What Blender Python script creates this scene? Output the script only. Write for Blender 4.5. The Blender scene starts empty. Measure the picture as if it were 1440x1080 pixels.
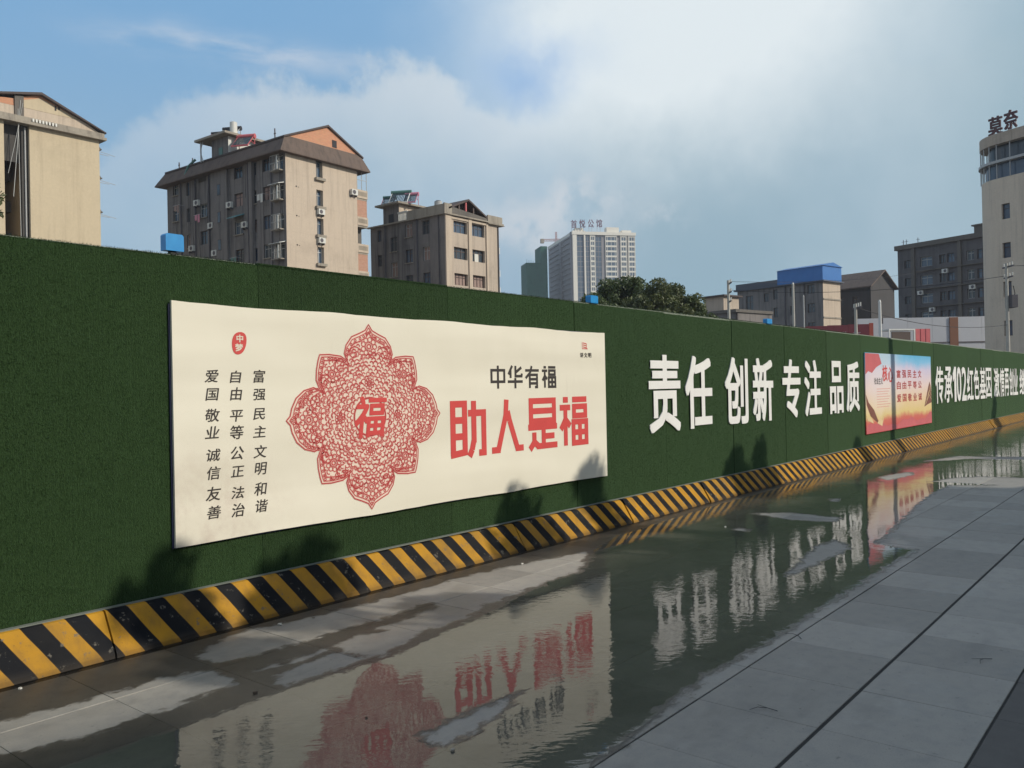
import bpy, math, random
import numpy as np
from mathutils import Matrix, Vector, Euler
random.seed(7); rng = np.random.default_rng(7)
S = bpy.context.scene; COL = S.collection
# ------------------------------------------------------------ camera
cam_d = bpy.data.cameras.new('camera'); cam = bpy.data.objects.new('camera', cam_d); COL.objects.link(cam)
cam_d.sensor_width = 36.0; cam_d.lens = 29.5; cam_d.clip_start = 0.05; cam_d.clip_end = 5000
cam.matrix_world = Matrix(((0.634992, 0.0091648, -0.7724644, 0), (-0.77226, -0.0183513, -0.6350416, 0),
                           (-0.0199958, 0.9997896, -0.0045753, 1.6), (0, 0, 0, 1)))
S.camera = cam
S.view_settings.view_transform = 'Standard'; S.view_settings.look = 'None'
S.view_settings.exposure = 0.0; S.view_settings.gamma = 1.0; S.view_settings.use_curve_mapping = False
S.cycles.max_bounces = 8; S.cycles.transparent_max_bounces = 12; S.cycles.use_denoising = True
S.cycles.volume_bounces = 0
# ------------------------------------------------------------ sun and sky
SUN_AZ = math.radians(22); SUN_EL = math.radians(30)     # azimuth measured from -Y towards +X
SDIR = Vector((math.sin(SUN_AZ)*math.cos(SUN_EL), -math.cos(SUN_AZ)*math.cos(SUN_EL), math.sin(SUN_EL)))
sl = bpy.data.lights.new('sun', 'SUN'); sl.energy = 3.4; sl.angle = math.radians(0.53); sl.color = (1.0, 0.93, 0.80)
so = bpy.data.objects.new('sun', sl); COL.objects.link(so); so.rotation_euler = SDIR.to_track_quat('Z', 'Y').to_euler()


class NT:
    def __init__(s, nt): s.t = nt
    def n(s, ty, ins=None, **kw):
        nd = s.t.nodes.new(ty)
        for k, v in kw.items(): setattr(nd, k, v)
        for k, v in (ins or {}).items(): s.set(nd, k, v)
        return nd
    def set(s, nd, k, v):
        sock = nd.inputs[k]
        if isinstance(v, bpy.types.NodeSocket): s.t.links.new(v, sock)
        elif isinstance(v, bpy.types.Node): s.t.links.new(v.outputs[0], sock)
        else:
            if isinstance(v, (tuple, list)) and sock.type == 'RGBA' and len(v) == 3: v = (*v, 1)
            sock.default_value = v
    def m(s, op, a, b=0.0, c=0.0, clamp=False):
        nd = s.t.nodes.new('ShaderNodeMath'); nd.operation = op; nd.use_clamp = clamp
        for i, v in enumerate((a, b, c)): s.set(nd, i, v)
        return nd.outputs[0]
    def mix(s, f, a, b, mode='MIX'):
        nd = s.t.nodes.new('ShaderNodeMix'); nd.data_type = 'RGBA'; nd.blend_type = mode
        s.set(nd, 0, f); s.set(nd, 6, a); s.set(nd, 7, b); return nd.outputs[2]
    def rng(s, v, a, b, c=0.0, d=1.0, smooth=True):
        nd = s.n('ShaderNodeMapRange', {0: v, 1: a, 2: b, 3: c, 4: d})
        if smooth: nd.interpolation_type = 'SMOOTHSTEP'
        return nd.outputs[0]
    def noise(s, vec, scale, detail=4, rough=.5, dist=0.0):
        return s.n('ShaderNodeTexNoise', {'Vector': vec, 'Scale': scale, 'Detail': detail, 'Roughness': rough, 'Distortion': dist}).outputs[0]
    def scl(s, vec, sc):
        return s.n('ShaderNodeMapping', {'Vector': vec, 'Scale': sc}).outputs[0]


W = bpy.data.worlds.new('World'); S.world = W; W.use_nodes = True
W.node_tree.nodes.clear(); w = NT(W.node_tree)
g = w.n('ShaderNodeTexCoord').outputs['Generated']
sky = w.n('ShaderNodeTexSky', sky_type='NISHITA', sun_disc=False, sun_elevation=SUN_EL, sun_rotation=math.pi-SUN_AZ,
          air_density=1.0, dust_density=1.2, ozone_density=1.0)
warp = w.n('ShaderNodeTexNoise', {'Vector': g, 'Scale': 7.0, 'Detail': 7, 'Roughness': .58}).outputs[1]
warp2 = w.n('ShaderNodeVectorMath', {0: warp, 1: (.5, .5, .5)}, operation='SUBTRACT').outputs[0]
warp3 = w.n('ShaderNodeVectorMath', {0: warp2, 3: .16}, operation='SCALE').outputs[0]
gd = w.n('ShaderNodeVectorMath', {0: g, 1: warp3}, operation='ADD').outputs[0]


def azel(vec):
    nv = w.n('ShaderNodeVectorMath', {0: vec}, operation='NORMALIZE').outputs[0]
    sp = w.n('ShaderNodeSeparateXYZ', {0: nv})
    return (w.m('MULTIPLY', w.m('ARCTAN2', sp.outputs[1], sp.outputs[0]), 57.2958),
            w.m('MULTIPLY', w.m('ARCSINE', sp.outputs[2]), 57.2958))


A, Ee = azel(g); Aw, Ew = azel(gd)


def blob(a, e, ra, re, az=None, el=None):
    x = w.m('DIVIDE', w.m('SUBTRACT', az or Aw, a), ra); y = w.m('DIVIDE', w.m('SUBTRACT', el or Ew, e), re)
    r = w.m('ADD', w.m('MULTIPLY', x, x), w.m('MULTIPLY', y, y))
    return w.m('EXPONENT', w.m('MULTIPLY', r, -1.0))


def lin(r, gg, b):
    f = lambda c: ((c/255+.055)/1.055)**2.4 if c > 10 else c/255/12.92
    return (f(r), f(gg), f(b))


def sk(r, gg, b, k=10.0): return tuple(c*k for c in lin(r, gg, b))


# clear part: the physical sky, deepened by the photo's polarised blue
blue = w.mix(.92, w.mix(1.0, sky.outputs[0], (.62, .80, 1.0, 1), 'MULTIPLY'), w.mix(w.rng(Ee, 6, 26), sk(152, 185, 208), sk(126, 174, 216)))
# long cumulus bank, its upper edge undulating with the azimuth
edge = w.m('ADD', 19.4, w.m('SUBTRACT', w.m('MULTIPLY', blob(47.5, 0, 5, 900, A), 1.8), w.m('MULTIPLY', blob(72, 0, 9, 900, A), 7.0)))
puffs = w.noise(g, 22, 6, .6)
bank = w.m('MULTIPLY', w.rng(w.m('ADD', w.m('SUBTRACT', edge, Ew), w.m('MULTIPLY', w.m('SUBTRACT', puffs, .5), 5.0)), -.8, 1.5), w.rng(A, 76, 50))
rim = w.m('MULTIPLY', bank, w.rng(w.m('SUBTRACT', edge, Ee), 6.5, 0.0))
soft = w.noise(g, 3.2, 5, .55)
greyc = w.mix(w.rng(soft, .35, .68), sk(160, 187, 207), sk(188, 206, 218))
greyc = w.mix(w.rng(Ee, 12, 2), greyc, sk(154, 183, 205))
c = w.mix(w.m('MULTIPLY', bank, w.rng(w.noise(g, 5, 6, .6), .3, .6, .55, .95)), blue, greyc)
c = w.mix(w.m('MULTIPLY', rim, .62), c, sk(208, 218, 228))
# thin wisps above the bank
wa = w.m('ADD', A, w.m('MULTIPLY', w.m('SUBTRACT', Aw, A), .5)); we = w.m('ADD', Ee, w.m('MULTIPLY', w.m('SUBTRACT', Ew, Ee), .22))
wn = w.rng(w.noise(w.scl(g, (6, 6, 26)), 1.5, 5, .6), .35, .7)
wis = w.m('MULTIPLY', w.m('MULTIPLY', w.m('ADD', blob(54, 21.2, 5, .8, wa, we), blob(61, 21.5, 5, .8, wa, we)), .75), wn)
c = w.mix(wis, c, sk(190, 205, 222))
# overcast brightening on the right
right = w.rng(w.m('ADD', A, w.m('MULTIPLY', w.m('SUBTRACT', soft, .5), 14)), 40, 27)
c = w.mix(w.m('MULTIPLY', right, .9), c, w.mix(w.rng(soft, .3, .7), sk(146, 176, 192), sk(168, 192, 206)))
bright = w.m('MINIMUM', w.m('ADD', w.m('MULTIPLY', blob(24, 25.5, 13, 7.5), 1.1), w.m('ADD', w.m('MULTIPLY', blob(33, 23, 9, 5.5), .55), w.m('MULTIPLY', blob(28, 17, 11, 4), .35))), 1.0)
c = w.mix(w.m('MULTIPLY', bright, .97), c, sk(230, 239, 243))
small = w.m('MULTIPLY', w.m('ADD', blob(34.4, 12.6, 2.6, 1.5), w.m('ADD', blob(29.3, 11.3, 1.5, .9), blob(38, 11, 4, 1.6))), .75)
c = w.mix(w.m('MULTIPLY', small, w.rng(w.noise(g, 26, 5, .6), .36, .60)), c, sk(208, 215, 222))
c = w.mix(w.m('MULTIPLY', blob(37.2, 21.8, 3.4, 2.0), .75), c, sk(140, 181, 226))
teal = w.m('MULTIPLY', w.rng(A, 16, 6), w.rng(Ee, 30, 12)); c = w.mix(w.m('MULTIPLY', teal, .5), c, sk(138, 170, 184))
# rest of the dome: broken cloud
oth = w.rng(w.noise(g, 2.3, 6, .55), .42, .62)
outside = w.m('MAXIMUM', w.rng(Ee, 27, 40), w.m('MAXIMUM', w.rng(A, -2, -18), w.rng(A, 82, 100)))
c = w.mix(outside, c, w.mix(oth, w.mix(.5, blue, sky.outputs[0]), sk(196, 206, 216)))
bg = w.n('ShaderNodeBackground', {'Color': c, 'Strength': .1})
w.n('ShaderNodeOutputWorld', {'Surface': bg})

# ------------------------------------------------------------ materials
MC = {}


def mat(name, build):
    if name in MC: return MC[name]
    m = bpy.data.materials.new(name); m.use_nodes = True; m.node_tree.nodes.clear()
    t = NT(m.node_tree); out = t.n('ShaderNodeOutputMaterial'); r = build(t)
    if isinstance(r, tuple):
        t.set(out, 'Surface', r[0]); t.set(out, 'Displacement', r[1])
    else: t.set(out, 'Surface', r)
    MC[name] = m; return m


def pbr(t, col, rough=.7, bump=None, bs=.3, bd=.01, **kw):
    ins = {'Base Color': col, 'Roughness': rough}
    if bump is not None: ins['Normal'] = t.n('ShaderNodeBump', {'Height': bump, 'Strength': bs, 'Distance': bd}).outputs[0]
    ins.update(kw)
    return t.n('ShaderNodeBsdfPrincipled', ins)


def obj_co(t): return t.n('ShaderNodeTexCoord').outputs['Object']
def wpos(t): return t.n('ShaderNodeNewGeometry').outputs['Position']


def paint(name, col, rough=.6, var=.12, scale=3.0, metal=0.0):
    def b(t):
        p = wpos(t); n = t.noise(p, scale, 5, .6); n2 = t.noise(p, scale*14, 3)
        f = t.m('ADD', 1-var, t.m('MULTIPLY', t.m('ADD', n, t.m('MULTIPLY', n2, .4)), var*1.4))
        return pbr(t, t.mix(1.0, (*col, 1), t.n('ShaderNodeCombineColor', {0: f, 1: f, 2: f}), 'MULTIPLY'), rough, n2, .15, .005, Metallic=metal)
    return mat(name, b)


def plaster(name, col, dirt=(.10, .09, .08), amt=.6, streak=1.0):
    def b(t):
        p = wpos(t)
        big = t.noise(p, .35, 6, .62); fine = t.noise(p, 6, 4, .6)
        run = t.noise(t.scl(p, (2.2, 2.2, .13)), 1.0, 6, .65)
        run2 = t.noise(t.scl(p, (7, 7, .35)), 1.0, 3, .6)
        d = t.m('ADD', t.m('MULTIPLY', t.rng(run, .46, .72), .7*streak), t.m('MULTIPLY', t.rng(big, .48, .75), .5))
        d = t.m('ADD', d, t.m('MULTIPLY', t.rng(run2, .5, .8), .25*streak))
        band = t.rng(t.m('ABSOLUTE', t.m('SUBTRACT', t.m('FRACT', t.m('DIVIDE', t.n('ShaderNodeSeparateXYZ', {0: p}).outputs[2], 2.9)), .5)), .475, .5)
        d = t.m('ADD', d, t.m('MULTIPLY', band, .12))
        c0 = t.mix(fine, (*[x*.88 for x in col], 1), (*[min(1, x*1.1) for x in col], 1))
        return pbr(t, t.mix(t.m('MULTIPLY', d, amt, clamp=True), c0, (*dirt, 1)), .9, fine, .3, .02)
    return mat(name, b)


def brick(name, c1, c2, mortar, scale=1.0):
    def b(t):
        p = wpos(t); sp = t.n('ShaderNodeSeparateXYZ', {0: p})
        v = t.n('ShaderNodeCombineXYZ', {0: t.m('ADD', sp.outputs[0], sp.outputs[1]), 1: sp.outputs[2], 2: 0.0})
        br = t.n('ShaderNodeTexBrick', {'Vector': v, 'Color1': (*c1, 1), 'Color2': (*c2, 1), 'Mortar': (*mortar, 1), 'Scale': scale,
                 'Mortar Size': .012, 'Brick Width': .26, 'Row Height': .075, 'Bias': -.1})
        n = t.noise(p, 2.2, 5, .6)
        return pbr(t, t.mix(t.rng(n, .5, .78, 0, .45), br, (.42, .31, .16, 1)), .9, br.outputs[1], .3, .01)
    return mat(name, b)


def glass(name, col=(.035, .045, .055), rough=.12):
    def b(t):
        n = t.noise(wpos(t), 1.2, 3)
        return pbr(t, t.mix(n, (*col, 1), (*[x*1.8 for x in col], 1)), rough, n, .05, .01, **{'Specular IOR Level': .6})
    return mat(name, b)


M_YELB = plaster('yellowish_render', (.55, .455, .315), (.36, .29, .20), .5)
M_BEIGE = plaster('beige_render', (.48, .395, .315), (.22, .18, .15), .7)
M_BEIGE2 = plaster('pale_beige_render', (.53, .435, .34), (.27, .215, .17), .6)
M_GREYW = plaster('stained_shaded_render', (.205, .185, .175), (.075, .070, .070), .92, 1.3)  # stained render, its colour darkened further for the shaded sides
M_DARKC = plaster('weathered_dark_concrete', (.14, .125, .11), (.09, .08, .07), .8)
M_LEDGE = plaster('ledge_concrete', (.33, .29, .235), (.13, .11, .095), .8)
M_BRICK = brick('orange_brick', (.56, .20, .10), (.66, .27, .13), (.46, .33, .24))
M_BRICKR = brick('red_brick_infill', (.44, .19, .12), (.52, .26, .17), (.40, .30, .24))
M_ROOF = paint('dark_roof_tile', (.085, .065, .06), .85, .5, 2)
M_APRON = plaster('brown_apron_tile', (.145, .105, .085), (.06, .048, .042), .7, 1.2)
M_GLASS = glass('dark_window_glass'); M_GLASSB = glass('blue_window_glass', (.05, .075, .11), .1)
M_FRAME = paint('pale_window_frame', (.42, .42, .40), .5); M_WFRAME = paint('white_metal_frame', (.68, .68, .65), .5, .2)
M_DFRAME = paint('dark_brown_frame', (.09, .06, .05), .6)
M_WHITE = paint('white_unit', (.62, .61, .56), .5, .2); M_STEEL = paint('galvanised_steel', (.42, .42, .41), .45, .3, 5)
M_PIPE = paint('drain_pipe_grey', (.10, .09, .10), .7, .3)
M_CURT = paint('pinkish_curtain', (.30, .21, .18), .8, .5, 6)
M_RED = paint('faded_red_paint', (.55, .12, .13), .55, .3); M_PINK = paint('pink_frame_paint', (.55, .20, .27), .55, .3)
M_TEAL = paint('green_tank_cover', (.08, .18, .15), .5, .3)
M_BLACK = paint('blackened_wood', (.03, .03, .035), .8)
M_POLE = paint('concrete_pole', (.45, .43, .38), .8, .25)
M_BARK = paint('bark', (.12, .09, .065), .9, .4, 8)


def leafm(name, a, b):
    def f(t):
        r = t.n('ShaderNodeNewGeometry').outputs['Random Per Island']
        big = t.rng(t.noise(wpos(t), .9, 3), .35, .65)
        c0 = t.mix(t.m('ADD', t.m('MULTIPLY', r, .6), t.m('MULTIPLY', big, .4)), (*a, 1), (*b, 1))
        d = t.n('ShaderNodeBsdfPrincipled', {'Base Color': c0, 'Roughness': .55})
        tr = t.n('ShaderNodeBsdfTranslucent', {'Color': t.mix(.5, c0, (.10, .14, .02, 1))})
        return t.n('ShaderNodeMixShader', {0: .22, 1: d.outputs[0], 2: tr.outputs[0]})
    return mat(name, f)


M_LEAF = leafm('dark_leaves', (.034, .054, .020), (.095, .130, .045))
M_LEAF2 = leafm('olive_leaves', (.045, .062, .022), (.135, .150, .055))


# ------------------------------------------------------------ geometry helpers
class MB:
    def __init__(s): s.v = []; s.f = []; s.mi = []; s.cur = 0; s.mats = []
    def use(s, m):
        if m not in s.mats: s.mats.append(m)
        s.cur = s.mats.index(m); return s
    def poly(s, pts):
        i = len(s.v); s.v += [tuple(p) for p in pts]; s.f.append(tuple(range(i, i+len(pts)))); s.mi.append(s.cur); return s
    def box(s, x0, x1, y0, y1, z0, z1):
        i = len(s.v)
        s.v += [(x, y, z) for z in (z0, z1) for y in (y0, y1) for x in (x0, x1)]
        for q in ((0, 2, 3, 1), (4, 5, 7, 6), (0, 1, 5, 4), (2, 6, 7, 3), (0, 4, 6, 2), (1, 3, 7, 5)):
            s.f.append(tuple(i+k for k in q)); s.mi.append(s.cur)
        return s
    def prism(s, pts, axis, a, b):
        """closed outline pts (2D) swept along axis from a to b"""
        def P(p, t):
            return {'x': (t, p[0], p[1]), 'y': (p[0], t, p[1]), 'z': (p[0], p[1], t)}[axis]
        n = len(pts); i = len(s.v)
        s.v += [P(p, a) for p in pts]+[P(p, b) for p in pts]
        s.f.append(tuple(i+k for k in range(n))); s.f.append(tuple(i+n+k for k in reversed(range(n)))); s.mi += [s.cur]*2
        for k in range(n):
            s.f.append((i+k, i+n+k, i+n+(k+1) % n, i+(k+1) % n)); s.mi.append(s.cur)
        return s
    def tube(s, pts, r, seg=6, r2=None):
        pts = [Vector(p) for p in pts]; n = len(pts); rings = []
        for k, p in enumerate(pts):
            d = (pts[min(k+1, n-1)]-pts[max(k-1, 0)]).normalized()
            a = d.orthogonal().normalized(); b = d.cross(a)
            rr = r if r2 is None else r+(r2-r)*k/(n-1)
            i = len(s.v); rings.append(i)
            s.v += [tuple(p+(a*math.cos(2*math.pi*j/seg)+b*math.sin(2*math.pi*j/seg))*rr) for j in range(seg)]
        for k in range(n-1):
            for j in range(seg):
                s.f.append((rings[k]+j, rings[k]+(j+1) % seg, rings[k+1]+(j+1) % seg, rings[k+1]+j)); s.mi.append(s.cur)
        s.f.append(tuple(rings[0]+j for j in reversed(range(seg)))); s.f.append(tuple(rings[-1]+j for j in range(seg))); s.mi += [s.cur]*2
        return s
    def build(s, name, m=None, parent=None, label=None, smooth=False):
        me = bpy.data.meshes.new(name); me.from_pydata(s.v, [], s.f)
        for x in (s.mats or [m]): me.materials.append(x)
        if s.mats: me.polygons.foreach_set('material_index', s.mi)
        if smooth: me.polygons.foreach_set('use_smooth', [True]*len(s.f))
        import bmesh
        if len(s.f) < 20000:
            bm = bmesh.new(); bm.from_mesh(me); bmesh.ops.recalc_face_normals(bm, faces=bm.faces); bm.to_mesh(me); bm.free()
        o = bpy.data.objects.new(name, me); COL.objects.link(o)
        if parent is not None: o.parent = parent
        if label: o['label'] = label
        return o


def tag(o, label=None, cat=None, group=None, kind=None):
    if label: o['label'] = label
    if cat: o['category'] = cat
    if group: o['group'] = group
    if kind: o['kind'] = kind
    return o


def empty(name, loc=(0, 0, 0), rz=0.0, **kw):
    o = bpy.data.objects.new(name, None); o.empty_display_size = .2; COL.objects.link(o)
    o.location = loc; o.rotation_euler = (0, 0, rz); return tag(o, **kw)


def tris(name, V, m, parent=None, k=3):
    """many loose polygons (k corners each) from an (n,k,3) array, fast"""
    n = len(V); me = bpy.data.meshes.new(name)
    me.vertices.add(n*k); me.vertices.foreach_set('co', V.reshape(-1).astype(np.float32))
    me.loops.add(n*k); me.loops.foreach_set('vertex_index', np.arange(n*k, dtype=np.int32))
    me.polygons.add(n); me.polygons.foreach_set('loop_start', np.arange(0, n*k, k, dtype=np.int32))
    me.update(calc_edges=True); me.materials.append(m)
    o = bpy.data.objects.new(name, me); COL.objects.link(o)
    if parent is not None: o.parent = parent
    return o


# ------------------------------------------------------------ text
_gl = {}


def glyph(ch, bold=0.0):
    """outline of a character in em units as (verts2d, faces)"""
    if (ch, bold) in _gl: return _gl[ch, bold]
    if ch == '1':
        _gl[ch, bold] = (np.array([(.30, 0), (.52, 0), (.52, .74), (.36, .74), (.12, .58), (.12, .44), (.30, .53)]), [(0, 1, 2, 3, 6), (3, 4, 5, 6)]); return _gl[ch, bold]
    cu = bpy.data.curves.new('glyph', 'FONT'); cu.body = ch; cu.size = 1.0; cu.resolution_u = 3; cu.offset = bold
    cu.fill_mode = 'BOTH'; cu.dimensions = '2D'
    ob = bpy.data.objects.new('glyph', cu); COL.objects.link(ob)
    dg = bpy.context.evaluated_depsgraph_get(); me = ob.evaluated_get(dg).to_mesh()
    V = np.array([v.co[:2] for v in me.vertices]); F = [tuple(p.vertices) for p in me.polygons]
    ob.evaluated_get(dg).to_mesh_clear(); bpy.data.objects.remove(ob); bpy.data.curves.remove(cu)
    _gl[ch, bold] = (V, F); return _gl[ch, bold]


def char_mesh(name, ch, m, x0, x1, z0, z1, y, depth, bold=0.0, parent=None, fit=True, shear=0.0, em=None):
    """a character standing upright in the XZ plane at y, depth towards -Y"""
    V, F = glyph(ch)
    if fit:
        a, b = V.min(0), V.max(0)
    else:
        a, b = np.array((0.0, -.12)), np.array((1.0, .88))
    q = (V-a)/(b-a); q = np.stack([q[:, 0]+shear*(q[:, 1]-.5), q[:, 1]], 1)
    n = len(V); bw = bold*(z1-z0)
    if fit: x0 += bw; x1 -= bw; z0 += bw; z1 -= bw
    X = x0+q[:, 0]*(x1-x0); Z = z0+q[:, 1]*(z1-z0); vs = []; fs = []
    cnt = {}
    for f in F:
        for k in range(len(f)): cnt[(f[k], f[(k+1) % len(f)])] = 1
    rim = [(p, r) for (p, r) in cnt if (r, p) not in cnt]
    sh = [(0, 0)]+([(i_*bw, j_*bw) for i_ in (-1, 0, 1) for j_ in (-1, 0, 1) if i_ or j_] if bw else [])
    for si, (dx, dz) in enumerate(sh):          # heavy face: the outline widened all round
        o_ = len(vs); yy = y-depth-.00012*si
        vs += [(X[i]+dx, yy, Z[i]+dz) for i in range(n)]; fs += [tuple(o_+k for k in f) for f in F]
        if depth > 0:
            vs += [(X[i]+dx, y, Z[i]+dz) for i in range(n)]; fs += [(o_+p, o_+r, o_+r+n, o_+p+n) for p, r in rim]
    me = bpy.data.meshes.new(name); me.from_pydata(vs, [], fs); me.materials.append(m)
    o = bpy.data.objects.new(name, me); COL.objects.link(o)
    if parent is not None: o.parent = parent
    return o


# ------------------------------------------------------------ ground, paving, water
def m_ground(t):
    p = wpos(t); n = t.noise(p, .4, 6); return pbr(t, t.mix(n, (.10, .095, .085, 1), (.20, .185, .16, 1)), .95, n, .4, .05)


def m_slab(t):
    p = wpos(t); r = t.n('ShaderNodeObjectInfo').outputs['Random']
    a = t.noise(p, 1.1, 6, .6); b = t.noise(p, 9, 5, .65); cgr = t.noise(p, 160, 2, .6)
    st = t.rng(t.noise(t.scl(p, (.5, 1.5, 1)), 1.7, 5, .6), .5, .78)
    base = t.mix(a, (.265, .247, .218, 1), (.40, .37, .325, 1))
    base = t.mix(t.m('MULTIPLY', t.rng(b, .4, .75), .35), base, (.19, .19, .19, 1))
    base = t.mix(t.m('MULTIPLY', t.rng(cgr, .5, .75), .35), base, (.14, .14, .14, 1))
    base = t.mix(t.m('MULTIPLY', st, .45), base, (.15, .142, .13, 1))
    spot = t.rng(t.noise(p, 28, 3, .55), .64, .74); base = t.mix(t.m('MULTIPLY', spot, .55), base, (.10, .095, .085, 1))
    dampd = t.rng(t.noise(t.scl(p, (1, 1.4, 1)), .75, 7, .66), .52, .60); base = t.mix(t.m('MULTIPLY', dampd, .28), base, (.12, .118, .115, 1))
    edge_ = t.noise(p, 3.5, 6, .7); base = t.mix(t.m('MULTIPLY', t.rng(edge_, .55, .75), .3), base, (.42, .40, .37, 1))
    f = t.m('ADD', .80, t.m('MULTIPLY', r, .3))
    base = t.mix(1.0, base, t.n('ShaderNodeCombineColor', {0: f, 1: f, 2: f}), 'MULTIPLY')
    h = t.m('ADD', b, t.m('MULTIPLY', cgr, .5))
    return pbr(t, base, t.m('SUBTRACT', t.m('ADD', .45, t.m('MULTIPLY', a, .35)), t.m('MULTIPLY', dampd, .2)), h, .3, .004, **{'Specular IOR Level': .35})


M_SLAB = mat('grey_concrete_paving', m_slab)
def m_slabd(t):
    p = wpos(t); b = t.noise(p, 9, 5, .65); cgr = t.noise(p, 160, 2, .6)
    base = t.mix(b, (.095, .088, .082, 1), (.145, .137, .127, 1)); base = t.mix(t.rng(cgr, .5, .8, 0, .4), base, (.06, .06, .06, 1))
    return pbr(t, base, .8, cgr, .25, .004, **{'Specular IOR Level': .25})
M_SLABD = mat('dark_granite_paving', m_slabd)
M_JOINT = paint('dirty_joint', (.035, .033, .03), .95)
gm = MB(); gm.poly([(-1500, -1500, -.035), (1500, -1500, -.035), (1500, 1500, -.035), (-1500, 1500, -.035)])
tag(gm.build('ground', mat('bare_ground', m_ground)), kind='structure')
pv = empty('pavement', kind='structure')
pb = MB(); pb.box(-12, 64, -12, 5.13, -.03, -.006); pb.build('joint_bed', M_JOINT, pv)
XL = .602; YL = .6135
mesh_s = {}


def slab_mesh(i, m, ga=.0035, gb=.0035):
    if (i, m.name, ga, gb) in mesh_s: return mesh_s[i, m.name, ga, gb]
    r = random.Random(i); gx = .0008+.001*r.random(); b = .0022
    x0, x1, y0, y1 = gx, XL-gx, ga, YL-gb
    V = [(x0, y0, -.03), (x1, y0, -.03), (x1, y1, -.03), (x0, y1, -.03),
         (x0, y0, -b), (x1, y0, -b), (x1, y1, -b), (x0, y1, -b),
         (x0+b, y0+b, 0), (x1-b, y0+b, 0), (x1-b, y1-b, 0), (x0+b, y1-b, 0)]
    F = []
    for lv in (0, 4):
        for k in range(4): F.append((lv+k, lv+(k+1) % 4, lv+4+(k+1) % 4, lv+4+k))
    F.append((8, 9, 10, 11))
    me = bpy.data.meshes.new('paving_slab'); me.from_pydata(V, [], F); me.materials.append(m)
    mesh_s[i, m.name, ga, gb] = me; return me


def slab_rows():
    for j in range(-14, 8):
        y = 2.008+(j-2)*YL if False else .781+(j-1)*YL
        yield j, y


rest = MB(); rest.use(M_SLAB); cnt = 0; cand = []
for j in range(-20, 8):
    y = .781+(j-1)*YL            # row j spans y..y+YL ; row 1 starts at .781
    if y+YL > 5.16: continue
    for i in range(-20, 104):
        x = 2.675+(i-4)*XL
        # in the picture?
        cx_, cy_ = x+.3, y+.3
        dist = math.hypot(cx_, cy_); ang = math.degrees(math.atan2(cy_, cx_))
        vis = 5 < ang < 72 and dist > 1.9
        cand.append((0 if vis else 1, dist, x, y, i, j))
cand.sort()
for k, (nv, dist, x, y, i, j) in enumerate(cand):
    m = M_SLABD if j == 0 and x > 2.0 and False else M_SLAB
    if j <= 0 and j > -3: m = M_SLABD if j == 0 else M_SLAB
    if k < 300 and nv == 0:
        o = bpy.data.objects.new('paving_slab', slab_mesh(random.randrange(4), m, {2: .009, 1: .006, 3: .005}.get(j, .0028), {1: .009, 0: .006, 2: .005}.get(j, .0028))); COL.objects.link(o); o.parent = pv
        o.location = (x, y, random.uniform(-.0012, .0008)); o.rotation_euler = (random.uniform(-.0012, .0012), random.uniform(-.0012, .0012), 0)
    else:
        rest.use(m); rest.box(x+.002, x+XL-.002, y+.004, y+YL-.004, -.03, -.001+random.uniform(-.001, .001))
o = rest.build('paving_slabs_beyond', None, pv); o['kind'] = 'stuff'

# water film: dry islands and the shoreline as signed distance per vertex
def sdist(P, poly):
    poly = np.array(poly, float); n = len(poly); d = np.full(len(P), 1e9); inside = np.zeros(len(P), bool)
    for i in range(n):
        a, b = poly[i], poly[(i+1) % n]; e = b-a; wv = P-a
        tt = np.clip((wv@e)/(e@e), 0, 1); d = np.minimum(d, np.hypot(*(wv-tt[:, None]*e).T))
        c1 = (a[1] > P[:, 1]) != (b[1] > P[:, 1])
        with np.errstate(divide='ignore', invalid='ignore'):
            xx = (b[0]-a[0])*(P[:, 1]-a[1])/(b[1]-a[1] if b[1] != a[1] else 1e-9)+a[0]
        inside ^= c1 & (P[:, 0] < xx)
    return np.where(inside, d, -d)


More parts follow.
